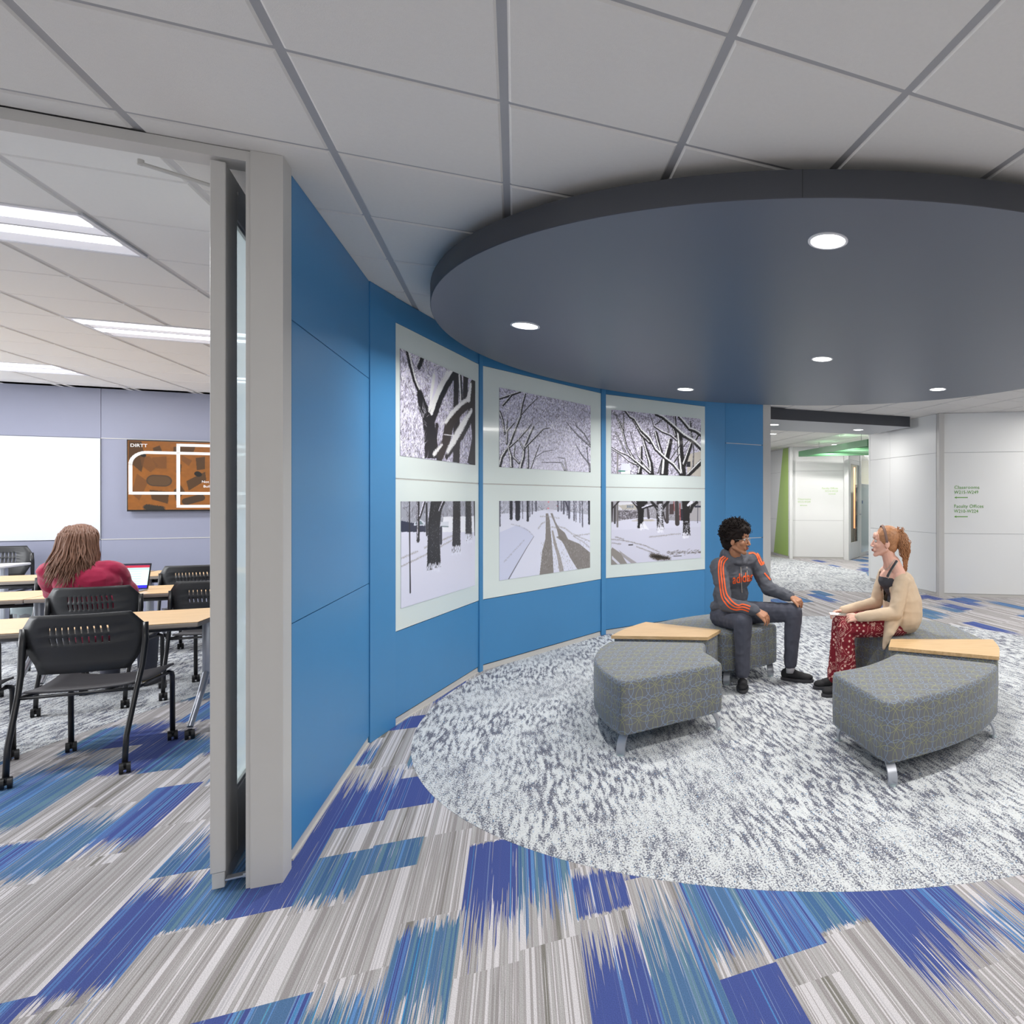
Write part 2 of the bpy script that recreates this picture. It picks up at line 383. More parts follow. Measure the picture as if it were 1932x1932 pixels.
def ring_fabric():
    m, nt, b = nm('ringed_upholstery'); g = N(nt)
    uv = g.new('ShaderNodeTexCoord').outputs['UV']
    n = g.new('ShaderNodeTexNoise'); n.inputs['Scale'].default_value = 5; n.inputs['Detail'].default_value = 0; g.lk(uv, n.inputs['Vector'])
    va = g.new('ShaderNodeVectorMath', operation='MULTIPLY_ADD'); g.lk(n.outputs['Color'], va.inputs[0]); va.inputs[1].default_value = (0.05, 0.05, 0); g.lk(uv, va.inputs[2])
    def rings(scale, r1, r2, off):
        mp = g.new('ShaderNodeMapping'); mp.inputs['Location'].default_value = off; g.lk(va.outputs[0], mp.inputs[0])
        out = None
        for feat in ('F1', 'F2'):
            v = g.new('ShaderNodeTexVoronoi', voronoi_dimensions='2D', feature=feat); v.inputs['Scale'].default_value = scale; v.inputs['Randomness'].default_value = 0.12
            g.lk(mp.outputs[0], v.inputs['Vector'])
            for r in (r1,):
                d = g.math('ABSOLUTE', g.math('SUBTRACT', v.outputs['Distance'], r))
                l = g.math('SUBTRACT', 1.0, g.step(d, 0.008, 0.020))
                out = l if out is None else g.math('MAXIMUM', out, l)
        return out
    a = rings(10.0, 0.60, 0.30, (0, 0, 0)); c = rings(10.0, 0.66, 0.45, (0.05, 0.035, 0))
    w = g.noise(uv, 900, 2)
    base = g.mix(w, srgb(92, 94, 98), srgb(120, 122, 126))
    base = g.mix(g.math('MULTIPLY', a, 0.75), base, srgb(132, 156, 186)); base = g.mix(g.math('MULTIPLY', c, 0.68), base, srgb(160, 164, 104))
    g.lk(base, b.inputs['Base Color']); b.inputs['Roughness'].default_value = 0.85; b.inputs['Sheen Weight'].default_value = 0.15
    return m
M['fabric'] = ring_fabric()
def vcol(name, rough=0.35, coat=0.0, emis=0.0):
    m, nt, b = nm(name); g = N(nt); at = g.new('ShaderNodeAttribute', attribute_name='Col')
    g.lk(at.outputs['Color'], b.inputs['Base Color']); b.inputs['Roughness'].default_value = rough; b.inputs['Coat Weight'].default_value = coat
    b.inputs['Coat Roughness'].default_value = 0.04
    if emis: g.lk(at.outputs['Color'], b.inputs['Emission Color']); b.inputs['Emission Strength'].default_value = emis
    return m
M['print'] = vcol('printed_photograph', 0.4, 0.12)
M['screen'] = vcol('lit_display', 0.2, 0.1, 0.3)
# clothing and people
M['hoodie'] = mat('grey_sweatshirt', srgb(86, 88, 96), 0.9, var=0.10, vscale=40, bump=0.25, bscale=420)
M['orange'] = mat('orange_print', srgb(240, 98, 40), 0.7)
M['jeans'] = mat('charcoal_denim', srgb(74, 76, 88), 0.85, var=0.14, vscale=9, bump=0.2, bscale=500)
M['shoe'] = mat('black_shoe_knit', srgb(24, 24, 27), 0.7, bump=0.2, bscale=500)
M['sole'] = mat('dark_shoe_sole', srgb(58, 58, 62), 0.6)
M['sock'] = mat('grey_sock', srgb(176, 176, 180), 0.9)
M['skin_tan'] = mat('tan_skin', srgb(176, 124, 92), 0.5, var=0.05, vscale=20)
M['skin_fair'] = mat('fair_skin', srgb(226, 176, 156), 0.5, var=0.04, vscale=20)
M['lips'] = mat('lips', srgb(160, 84, 76), 0.4)
M['eye'] = mat('eye_white', srgb(210, 205, 200), 0.2)
M['iris'] = mat('dark_iris', srgb(40, 26, 20), 0.2)
M['hair_black'] = mat('black_curly_hair', srgb(36, 29, 27), 0.75, var=0.3, vscale=60, spec=0.2)
M['hair_red'] = mat('copper_hair', srgb(172, 122, 84), 0.5, var=0.4, vscale=70)
M['hair_brown'] = mat('brown_hair', srgb(122, 88, 70), 0.5, var=0.35, vscale=60)
M['cardigan'] = mat('beige_thin_knit', srgb(206, 184, 158), 0.9, var=0.04, vscale=30, bump=0.2, bscale=500)
M['tank'] = mat('charcoal_vest', srgb(64, 64, 70), 0.85)
M['trim'] = mat('pale_grey_trim', srgb(186, 176, 166), 0.8)
M['sweater'] = mat('raspberry_sweater', srgb(158, 30, 68), 0.95, var=0.14, vscale=30, bump=0.3, bscale=350, sheen=0.2)
M['phone'] = mat('dark_phone_glass', srgb(30, 30, 36), 0.1)
M['phone_case'] = mat('rose_phone_back', srgb(190, 160, 150), 0.35)
M['band'] = mat('taupe_headband', srgb(128, 104, 96), 0.8)
M['lens'] = clear_glass((0.97, 0.98, 0.98, 1)); M['wire'] = mat('silver_wire', srgb(170, 165, 155), 0.3, metal=0.8)
def batik():
    m, nt, b = nm('red_printed_cotton'); g = N(nt); uv = g.new('ShaderNodeTexCoord').outputs['Object']
    def dots(scale, r, rnd=0.0, off=(0, 0, 0)):
        mp = g.new('ShaderNodeMapping'); mp.inputs['Location'].default_value = off; mp.inputs['Rotation'].default_value = (0.5, 0.6, 0.6); g.lk(uv, mp.inputs[0])
        v = g.new('ShaderNodeTexVoronoi'); v.inputs['Scale'].default_value = scale; v.inputs['Randomness'].default_value = rnd; g.lk(mp.outputs[0], v.inputs['Vector'])
        return g.math('SUBTRACT', 1.0, g.step(v.outputs['Distance'], r*0.8, r))
    z = g.noise(uv, 7, 1)
    big = dots(34, 0.34); fl = dots(22, 0.40, 0.3, (0.3, 0.2, 0.1)); tiny = dots(95, 0.4, 0.2)
    sel = g.step(z, 0.49, 0.50); sel2 = g.step(z, 0.56, 0.57)
    d = g.mix(sel, big, g.mix(sel2, fl, tiny))
    c = g.mix(d, srgb(126, 18, 36), srgb(218, 176, 164))
    edge = g.math('SUBTRACT', 1.0, g.step(g.math('ABSOLUTE', g.math('SUBTRACT', z, 0.495)), 0.004, 0.007))
    c = g.mix(edge, c, srgb(210, 150, 140))
    g.lk(c, b.inputs['Base Color']); b.inputs['Roughness'].default_value = 0.85
    return m
M['batik'] = batik()
# ------------------------------------------------------------------ floor: planks with stripes, in the building grid
rng = random.Random(11)
PITCH = 0.19; X0 = -0.37
EXPL = {  # column: [(y0, y1, fade_below, fade_above, hue, strength)]
 -11: [(4.25, 4.8, 0.15, 0.3, .8, 1)], -10: [(3.64, 3.92, 0, 0, .15, 1), (4.2, 4.7, .2, .5, .85, 1), (5.0, 5.5, 0, .3, .2, 1)], -9: [(3.62, 3.9, .0, .05, .6, 1), (4.75, 5.35, .1, .1, .1, 1)],
 -8: [(3.64, 3.88, .15, .35, .8, 1), (4.65, 5.1, .0, .2, .9, 1)], -7: [(3.86, 4.38, .22, 0, .45, 1), (4.9, 5.2, .1, .3, .8, 1)],
 -6: [(2.4, 2.70, .3, .0, .3, 1), (4.55, 4.7, .25, .1, .8, .7), (5.05, 5.4, .0, .2, .3, 1)], -5: [(2.72, 3.12, .3, .22, .25, 1), (3.27, 3.42, 0, .5, .8, .9), (2.1, 2.3, .2, .3, .6, .7), (5.3, 6.0, .3, .1, .6, 1)],
 -4: [(2.93, 3.45, .04, .15, .75, 1), (1.7, 2.37, .2, 0, .75, 1)], -3: [(2.9, 3.7, .0, .55, .2, 1), (1.7, 2.37, .2, .0, .2, 1), (4.3, 4.42, .1, .3, .6, .8)],
 -2: [(2.96, 3.24, .12, 0, .9, 1), (3.5, 3.8, 0, .4, .25, 1), (4.84, 5.1, 0, 0, .1, 1), (1.7, 2.37, .3, 0, .8, 1)], -1: [(3.02, 3.26, 0, 0, .95, 1), (3.6, 3.98, .0, .0, .15, 1), (4.2, 4.4, .1, .2, .7, .8), (1.75, 2.2, .2, .2, .9, .8)],
 0: [(2.36, 2.5, .5, .12, .9, 1)], 1: [(2.8, 3.07, .55, .03, .1, 1)], 2: [(2.8, 3.07, .50, 0, .75, 1)],
 3: [(2.40, 2.62, .15, .1, .1, .75), (1.5, 2.02, .2, .35, .25, 1)], 4: [(2.36, 2.56, .1, .2, .35, .7), (1.3, 1.95, .1, .6, .85, 1)], 5: [(2.15, 2.7, .45, 0, .8, .95), (1.35, 1.9, .2, 0, .15, 1)],
 6: [(1.91, 2.9, 0, 0, .6, 1)], 7: [(1.99, 2.9, 0.05, 0, .95, 1)], 8: [(1.86, 2.9, .45, 0, .1, 1)], 9: [(1.95, 2.6, .35, .1, .55, 1)], 10: [(1.6, 1.8, .2, .2, .6, .5), (2.35, 2.5, 0, .3, .6, .8)],
}
V, F, A = [], [], []
def cell(x0, x1, y0, y1, b0, b1, hue, seed):
    o = len(V); V.extend([(x0, y0, 0), (x1, y0, 0), (x1, y1, 0), (x0, y1, 0)]); F.append((o, o+1, o+2, o+3))
    A.extend([(b0, hue, seed, 1), (b0, hue, seed, 1), (b1, hue, seed, 1), (b1, hue, seed, 1)])
for k in range(-72, 92):
    xa, xb = X0+k*PITCH, X0+(k+1)*PITCH
    segs = list(EXPL.get(k, []))
    lo, hi = -5.0, 24.0
    ylim = 5.5 if -12 < k < 12 else 1.6
    y = (max([s[1]+s[3] for s in segs]) + rng.uniform(.1, .5)) if segs else (ylim - 1.5 + rng.uniform(0, .8))
    if -12 < k < 12: y = max(y, 5.0 + rng.uniform(0, .6))
    while y < hi:
        L1 = rng.uniform(.22, .62)
        if rng.random() < 0.50: segs.append((y, y+L1, rng.choice([0, .1, .4]), rng.choice([0, .1, .4]), rng.random(), rng.choice([1, 1, .8])))
        y += L1 + rng.uniform(.5, 1.1)
    y = lo
    for (a, b, f0, f1, hue, st) in sorted(segs):
        a0 = a-f0
        if a0 < y: a0 = y; 
        if b <= y: continue
        a = max(a, a0)
        while y < a0 - 1e-6:
            e = min(a0, y + rng.uniform(.5, 1.3)); cell(xa, xb, y, e, 0, 0, 0, rng.random()); y = e
        sd = rng.random()
        if a > a0: cell(xa, xb, a0, a, 0.03, st, hue, sd)
        cell(xa, xb, a, b, st, st, hue, sd)
        if f1 > 0: cell(xa, xb, b, b+f1, st, 0.03, hue, sd)
        y = b+f1
    while y < hi:
        e = min(hi, y + rng.uniform(.5, 1.3)); cell(xa, xb, y, e, 0, 0, 0, rng.random()); y = e
me = bpy.data.meshes.new('floor'); me.from_pydata(V, [], F)
at = me.color_attributes.new('plank', 'FLOAT_COLOR', 'POINT'); at.data.foreach_set('color', np.array(A, dtype=np.float32).ravel())
me.materials.append(M['carpet']); fl = link('floor', me); fl.rotation_euler = (0, 0, ROT); struct(fl)

def carpet_area(name, pts, label):       # pts in world; a 4 mm thick inset carpet turned with the grid
    loc = [(x*CA+y*SA, -x*SA+y*CA) for x, y in pts]
    mb = MB(); mb.prism(loc, 0.0, 0.001); o = mb.obj('floor', M['speckle']); o.rotation_euler = (0, 0, ROT)
    return o
RUG_C = (0.09, 5.27); RUG_R = 2.858
o = carpet_area('round_carpet', [(RUG_C[0]+RUG_R*math.cos(2*PI*i/160), RUG_C[1]+RUG_R*math.sin(2*PI*i/160)) for i in range(160)
                 if True], '')
# keep the round carpet on this side of the curved wall
struct(o)
def fp(u, v): Z = 1785/(v-943); return ((u-1515)/1190*Z, Z)
o = carpet_area('hall_carpet', [(-0.40, 10.2), fp(1540, 1112), fp(1640, 1118), fp(1710, 1120), (2.0, 10.0), (1.9, 10.3), (1.26, 11.75), fp(1634, 1080), fp(1560, 1066), fp(1500, 1056), fp(1454, 1050), (-1.2, 16.5), (-1.2, 10.0)], '')
struct(o)
o = carpet_area('classroom_carpet', [(-4.55, 3.3), (-4.62, 3.8), (-4.66, 4.3), (-4.65, 4.6), (-4.63, 4.95), (-4.5, 5.6), (-4.3, 6.3), (-4.2, 8.9), LW(-12, 10.4)[0:2], LW(-12, 3.4)], '')
struct(o)

# ------------------------------------------------------------------ ceiling tiles
WALLP = [(-2.121, 2.617), (-2.670, 3.88), (-2.705, 4.18), (-2.818, 5.475), (-2.816, 5.53), (-2.235, 6.97), (-2.204, 7.03), (-1.237, 7.957), (-1.02, 8.27), (-0.543, 8.62)]
def in_class(lx, ly):
    if ly < 3.11: return False
    x, y = LW(lx, ly)
    if ly > 10.5: return False
    best = None
    for i in range(len(WALLP)-1):
        (ax, ay), (bx, by) = WALLP[i], WALLP[i+1]
        if ay <= y <= by: best = ax + (bx-ax)*(y-ay)/(by-ay)
    if best is None: best = -2.1 if y < 2.617 else (-0.6 if ly < 10.5 else -99)
    return x < best
def tile_boxes(xs, ys, zt, gx, gy, test, skip=()):
    mb = MB()
    for i in range(len(xs)-1):
        for j in range(len(ys)-1):
            cx, cy = (xs[i]+xs[i+1])/2, (ys[j]+ys[j+1])/2
            if not test(cx, cy): continue
            if any(a < cx < b and c < cy < d for a, b, c, d in skip): continue
            x0, x1, y0, y1 = xs[i]+gx, xs[i+1]-gx, ys[j]+gy, ys[j+1]-gy
            b = 0.008
            vs = [(x0, y0, zt), (x1, y0, zt), (x1, y1, zt), (x0, y1, zt), (x0+b, y0+b, zt-.007), (x1-b, y0+b, zt-.007), (x1-b, y1-b, zt-.007), (x0+b, y1-b, zt-.007)]
            mb.add(vs, [(4, 7, 6, 5), (0, 4, 5, 1), (1, 5, 6, 2), (2, 6, 7, 3), (3, 7, 4, 0)])
    return mb
xs = [-0.035+0.6096*i for i in range(-18, 22)]; ys = sorted([2.375+0.6096*i for i in range(-11, 34)]+[3.113])
mb = tile_boxes(xs, ys, CEIL, 0.013, 0.008, lambda a, b: a < -1.0 and not in_class(a, b))
ys = [q for q in ys if q != 3.113]
m2 = tile_boxes(xs, ys, CEIL, 0.013, 0.008, lambda a, b: a > -1.0 and ((a < -.9 and b < 6.1) or not in_class(a, b))); mb.add(m2.v, m2.f)
mb.box((-16, -5, CEIL-.0005), (14, 24, CEIL+.05), 1)
# the grid backing is only over the hall; the classroom has its own
c = mb.obj('ceiling', [M['tile'], M['tbar']]); c.rotation_euler = (0, 0, ROT); struct(c)

# ------------------------------------------------------------------ curved blue wall
def seg_panels(mb, A, B, zs, gap=0.0022, mi=0, front=0.0, depth=0.03, e=0.0015):
    for a, b in zip(zs[:-1], zs[1:]): mb.slab(A, B, a+gap, b-gap, depth, front, mi, ea=-e, eb=-e)
W = WALLP
wall = MB()
for i in range(len(W)-1):
    wall.slab(W[i], W[i+1], 0.0, CEIL-.008, 0.11, -0.012, 1, ea=0.0, eb=0.0)          # dark core
seg_panels(wall, W[0], W[1], [0.045, 0.986, 2.246, CEIL-.008])
seg_panels(wall, W[1], W[2], [0.0, CEIL-.008], front=0.006)
for a, b in ((2, 3), (5, 6)): pass
for a, b in ((2, 3), (4, 5), (6, 7)): seg_panels(wall, W[a], W[b], [0.05, 0.623]); seg_panels(wall, W[a], W[b], [2.678, CEIL-.008])
seg_panels(wall, W[3], W[4], [0.0, CEIL-.008], front=0.012); seg_panels(wall, W[5], W[6], [0.0, CEIL-.008], front=0.012)
seg_panels(wall, W[7], W[8], [0.0, CEIL-.008]); seg_panels(wall, W[8], W[9], [0.045, 0.986, 2.246, CEIL-.008], gap=.004)
wl = struct(wall.obj('wall_left', [M['blue'], M['blue_dark']]))
for (a, b) in ((8, 9),):                       # bright joint strips right of the glass panels
    mb = MB()
    for z in (0.986, 2.246): mb.slab(W[a], W[b], z-.004, z+.004, .01, .0012, 0, ea=-.02, eb=-.03)
    mb.obj('joint_strip', M['alu'], wl)
gl = []
for (a, b) in ((2, 3), (4, 5), (6, 7)):
    for z0, z1 in ((0.626, 1.636), (1.645, 2.676)):
        mb = MB(); mb.slab(W[a], W[b], z0, z1, .011, .003, 0, ea=-.002, eb=-.002)
        mb.obj('glass_panel', M['glass_white'], wl)
    mb = MB(); mb.slab(W[a], W[b], 1.637, 1.644, .011, .001, 0, ea=-.004, eb=-.004); mb.obj('joint_strip', M['alu'], wl)
bb = MB()
for (a, b) in ((0, 1), (2, 3), (4, 5), (6, 7), (8, 9)):
    bb.slab(W[a], W[b], 0.0, 0.044, .012, -.004, 0, ea=-.004, eb=-.004); bb.slab(W[a], W[b], 0.0, 0.008, .012, .004, 0, ea=-.004, eb=-.004)
struct(bb.obj('baseboard_left', M['alu']))
# end columns of the curved wall
mb = MB(); mb.prism([(-2.131, 2.432), (-2.038, 2.472), (-2.081, 2.566), (-2.125, 2.60), (-2.20, 2.60)], 0, CEIL-.008)
struct(mb.obj('trim_1', M['alu']))
mb = MB(); mb.prism([(-0.545, 8.615), (-0.444, 8.66), (-0.49, 8.80), (-0.60, 8.75)], 0, CEIL-.008)
struct(mb.obj('trim_2', M['alu']))
# ------------------------------------------------------------------ classroom opening: header, jamb, door
def lw3(x, y, z): a, b = LW(x, y); return (a, b, z)
def lbox(mb, x0, x1, y0, y1, z0, z1, mi=0):
    return mb.prism([LW(x0, y0), LW(x1, y0), LW(x1, y1), LW(x0, y1)], z0, z1, mi)
mb = MB(); lbox(mb, -9, -0.932, 3.105, 3.205, 2.806, 2.846); lbox(mb, -9, -0.932, 3.11, 3.2, 2.846, CEIL-.007, 1)
lbox(mb, -9, -1.75, 3.14, 3.17, 2.790, 2.806, 1)
struct(mb.obj('trim_3', [M['alu'], M['alu_dark']]))
mb = MB(); lbox(mb, -0.947, -0.930, 3.105, 3.13, 0, 2.806); lbox(mb, -0.945, -0.935, 3.13, 3.205, 0, 2.806, 1)
struct(mb.obj('trim_4', [M['alu'], M['alu_dark']]))
# door leaf, swung open into the classroom
DA = Vector((-2.213, 2.418)); DD = Vector((-0.505, 0.863)); DD.normalize()
DM = Matrix(((DD.x, DD.y, 0, DA.x), (DD.y, -DD.x, 0, DA.y), (0, 0, 1, 0), (0, 0, 0, 1)))   # x along leaf, y = right normal
door = link('door_1', None); struct(door); door.location = (DA.x, DA.y, 0)
DL = Matrix.Translation((-DA.x, -DA.y, 0))
def dpart(name, boxes, mats, bev=0.004):
    mb = MB()
    for lo, hi, mi in boxes: mb.bbox(lo, hi, bev, mi, DL @ DM)
    return mb.obj(name, mats, door)
th = -0.046
dpart('stile', [((0, th, .075), (.165, 0, 2.795), 0)], M['alu']); dpart('stile', [((.80, th, .075), (.96, 0, 2.795), 0)], M['alu'])
dpart('rail', [((.166, th, 2.635), (.799, 0, 2.795), 0)], M['alu']); dpart('rail', [((.166, th, .075), (.799, 0, .322), 0)], M['alu'])
dpart('bottom_sweep', [((.006, th+.004, .012), (.955, -.004, .073), 0)], M['alu'])
dpart('glass_pane', [((.167, th+.016, .323), (.798, th+.026, 2.634), 0)], M['frosted'], .001)
dpart('glazing_bead', [((.167, th+.03, .323), (.798, -.004, .338), 0), ((.167, th+.03, 2.619), (.798, -.004, 2.634), 0)], M['alu'], .002)
dpart('pivot_bracket', [((-.004, -.001, .040), (.03, .062, .047), 0), ((.0, .05, .036), (.02, .075, .052), 0)], M['chrome'], .001)
# closer arm from the header track to the leaf
cl = thing('door_closer', 'slim grey closer arm linking the header track to the open door', 'door closer', lw3(-1.62, 3.155, 2.80))
def rel(o, p): return Vector(p) - Vector(o.location)
mb = MB(); a = Vector(lw3(-1.62, 3.155, 2.796)); b = Vector((-2.262, 2.47, 2.755)); a = Vector((-1250/1190*2.30, 2.30, 2.765)); 
a2 = Vector((-2.52, 2.40, 2.78)); b2 = Vector((-2.30, 2.57, 2.745))
cl.location = a2
mb.tube([rel(cl, a2), rel(cl, b2)], 0.008, 8); mb.obj('arm', M['alu'], cl)
mb = MB(); mb.cyl((0, 0, 0.004), (0, 0, 1), .010, .02, 16); mb.obj('slide_block', M['alu'], cl)
# ------------------------------------------------------------------ classroom shell
cb = MB()
zs = [0.0, 1.02, 2.247, CEIL]
lx = [-12, -10.8, -9.15, -7.6, -6.08, -4.57, -3.05, -1.53, 0.0, 1.5]
lbox(cb, -12, 1.5, 10.50, 10.62, 0, CEIL, 1)
for i in range(len(lx)-1):
    for a, b in zip(zs[:-1], zs[1:]): lbox(cb, lx[i]+.002, lx[i+1]-.002, 10.48, 10.51, a+.002, b-.002, 0)
cw = struct(cb.obj('wall_back', [M['lav'], M['alu_dark']]))
mb = MB()
lbox(mb, -4.57, 1.5, 10.474, 10.485, 1.016, 1.024); lbox(mb, -4.57, 1.5, 10.474, 10.485, 2.243, 2.251)
mb.obj('joint_strip', M['alu'], cw)
mb = MB(); lbox(mb, -12, -11.9, 3.1, 10.5, 0, CEIL); struct(mb.obj('wall_classroom_side', M['white_panel']))
mb = MB(); lbox(mb, -7.6, -4.572, 10.468, 10.485, 1.024, 2.243); wb = mb.obj('whiteboard', M['whiteboard'])
tag(wb, 'large white marker board on the lavender classroom wall left of the screen', 'whiteboard')
# classroom ceiling
xs = [-1.85+0.593*i for i in range(-17, 6)]; ys = [3.206]+[3.535+0.593*i for i in range(0, 13)]
skip = [(tx-.6, tx+.6, ty-.3, ty+.3) for tx, ty in TROFFERS]
mb = tile_boxes(xs, ys, CEIL, 0.012, 0.003, lambda a, b: in_class(a, b) and not (a > -1.0 and b < 6.1), skip)
lbk = MB(); lbk = [mb.add([(x0_, y0_, CEIL-.0008), (x0_+.593, y0_, CEIL-.0008), (x0_+.593, y1_, CEIL-.0008), (x0_, y1_, CEIL-.0008)], [(3, 2, 1, 0)], 1) for x0_ in xs[:-1] for y0_, y1_ in zip([3.16]+ys[1:-1], ys[1:]) if in_class(x0_+.3, (y0_+y1_)/2)]
c2 = mb.obj('ceiling_classroom', [M['tile_class'], M['tbar_class']]); c2.rotation_euler = (0, 0, ROT); struct(c2)
# troffers
def troffer(lab, lx_, ly_, first=[None]):
    w, d = 1.175, 0.575
    if first[0] is None:
        t = thing('ceiling_light', lab, 'ceiling light', (0, 0, 0), ROT, 'recessed ceiling lights of the classroom')
        mb = MB()
        for s in (-1, 1):
            mb.box((-w/2, s*d/2-.012, -.012), (w/2, s*d/2+.012, 0)); mb.box((s*w/2-.012, -d/2, -.012), (s*w/2+.012, d/2, 0))
        mb.obj('frame', M['lamp_frame'], t)
        mb = MB()
        for s in (-1, 1):
            rows = []
            for k in range(9):
                a = PI*k/8; yy = s*d/4 + (d/4-.01)*math.cos(a); zz = -.002 - 0.0 + .0*math.sin(a) - (.006)*(1-math.sin(a))
                rows.append([(-w/2, yy, zz), (w/2, yy, zz)])
            mb.grid(rows)
        mb.obj('reflector', M['lamp_soft'], t)
        for yy in (-.22, .03):
            mb = MB(); mb.box((-w/2+.02, yy, -.014), (w/2-.02, yy+.085, -.009)); mb.obj('lamp', M['lamp_bar'], t)
        first[0] = t
    else:
        t = copy_tree(first[0]); t['label'] = lab
    x, y = LW(lx_, ly_); t.location = (x, y, CEIL-.0015)
    return t
labs = ['large bright recessed light nearest the classroom opening, at the left edge', None, 'bright recessed ceiling light in the classroom, partly behind the open door stile', None, 'farthest recessed classroom light, above the marker board at the left edge', 'small far recessed classroom light just left of the door stile']
for (t_, lab) in zip(TROFFERS, labs):
    if lab: troffer(lab, *t_)

# ------------------------------------------------------------------ ceiling disc
def circ(c, r, n=128): return [(c[0]+r*math.cos(2*PI*i/n), c[1]+r*math.sin(2*PI*i/n)) for i in range(n)]
dt = thing('ceiling_canopy', 'big round slate blue canopy hanging under the tiled ceiling', 'ceiling canopy', (DISC_C[0], DISC_C[1], DISC_B))
mb = MB(); n = 160
rings = [(DISC_R-.35, .112), (DISC_R, .112), (DISC_R+.001, .11), (DISC_R+.001, .003), (DISC_R-.002, 0)]
rows = [[(r*math.cos(2*PI*k/n), r*math.sin(2*PI*k/n), z) for k in range(n)] for r, z in rings]
mb.grid(rows, 0, True)
# narrow butt joints in the edge band
mb.obj('edge_band', M['disc_side'], dt, angle=40)
mb = MB(); rows = [[(r*math.cos(2*PI*k/n), r*math.sin(2*PI*k/n), .0005) for k in range(n)] for r in (DISC_R-.002, .01)]
mb.grid(rows, 0, True)
mb.add([(.01*math.cos(2*PI*k/n), .01*math.sin(2*PI*k/n), .0005) for k in range(n)], [tuple(range(n))])
mb.add([((DISC_R-.35)*math.cos(2*PI*k/n), (DISC_R-.35)*math.sin(2*PI*k/n), .112) for k in range(n)], [tuple(range(n))])
mb.obj('underside', M['disc'], dt)
for a in (math.radians(268), math.radians(200), math.radians(330)):
    mb = MB(); x, y = (DISC_R+.0012)*math.cos(a), (DISC_R+.0012)*math.sin(a)
    mb.box((-.002, -.001, .001), (.002, .001, .111), 0, Matrix.Translation((x, y, 0)) @ Matrix.Rotation(a+PI/2, 4, 'Z')); mb.obj('band_joint', M['alu_dark'], dt)
for k in range(6):
    a = 2*PI*k/6; mb = MB(); mb.cyl((1.6*math.cos(a), 1.6*math.sin(a), .14), (0, 0, 1), .01, .06, 8); mb.obj('hanger', M['alu_dark'], dt)
def downlight(label, x, y, z, r=0.092, group='round downlights in the blue canopy', first=[None]):
    if first[0] is None:
        t = thing('downlight', label, 'downlight', (x, y, z), 0, group)
        mb = MB(); n = 40
        rows = [[(rr*math.cos(2*PI*k/n), rr*math.sin(2*PI*k/n), zz) for k in range(n)] for rr, zz in ((r, 0), (r, -.005), (r-.012, -.006), (r-.014, -.001))]
        mb.grid(rows, 0, True); mb.obj('trim_ring', M['lamp_frame'], t, angle=40)
        mb = MB(); mb.add([((r-.013)*math.cos(2*PI*k/n), (r-.013)*math.sin(2*PI*k/n), -.002) for k in range(n)], [tuple(range(n))]); mb.obj('lens', M['lamp'], t)
        first[0] = t
    else: t = copy_tree(first[0]); t['label'] = label; t['group'] = group
    t.location = (x, y, z); return t
dl = ['largest, nearest round downlight in the blue canopy', 'round downlight at the canopy left side above the snowy tree panels', 'round downlight at the middle of the canopy', 'small round downlight in the canopy back edge, left of the middle one', 'small round downlight in the canopy back edge at the right']
for (x, y), l in zip(DOWN, dl): downlight(l, x, y, DISC_B)
for (x, y) in [(0.93, 10.6), (-0.48, 9.88)]: pass

# ------------------------------------------------------------------ corridor soffit
mb = MB(); sp = [(-1.4, 8.83), (1.738, 10.24), (1.20, 11.40), (-1.9, 10.1)]
sp = [(-0.42-1.2*CA, 9.265-1.2*SA), (1.738, 10.24), (1.20, 11.42), (-0.50-1.2*CA, 10.72-1.2*SA)]
mb.prism(sp, DISC_B, DISC_B+.115)
so = MB(); so.prism(sp, DISC_B, CEIL-.0075); o = so.obj('ceiling_soffit', M['disc_side']); struct(o)
so = MB(); so.prism([(x, y) for x, y in sp], DISC_B-.004, DISC_B-.0005); u_ = so.obj('underside', mat('grey_soffit_underside', srgb(168, 170, 174), .5), o)
downlight('round downlight in the grey corridor soffit near the white wall', 0.93, 10.6, DISC_B-.004, group='corridor soffit downlights')
downlight('round downlight in the grey corridor soffit beside the blue wall end', -0.46, 9.88, DISC_B-.004, group='corridor soffit downlights')
downlight('bright round light in the far corridor ceiling', 0.78, 15.4, CEIL-.007, group='far corridor lights')
downlight('bright round light in the corridor ceiling beyond the soffit, beside the blue wall end', -0.63, 12.9, CEIL-.007, group='far corridor lights')
for (x, y, z, p) in [(0.93, 10.6, DISC_B-.02, 12), (-0.46, 9.88, DISC_B-.02, 14), (0.6, 14.6, CEIL-.03, 32), (-0.63, 12.9, CEIL-.03, 40), (0.9, 13.2, CEIL-.03, 30), (-1.3, 15.0, CEIL-.03, 44)]:
    area('downlight_lamp', (x, y, z), .15, p, shape='DISK')

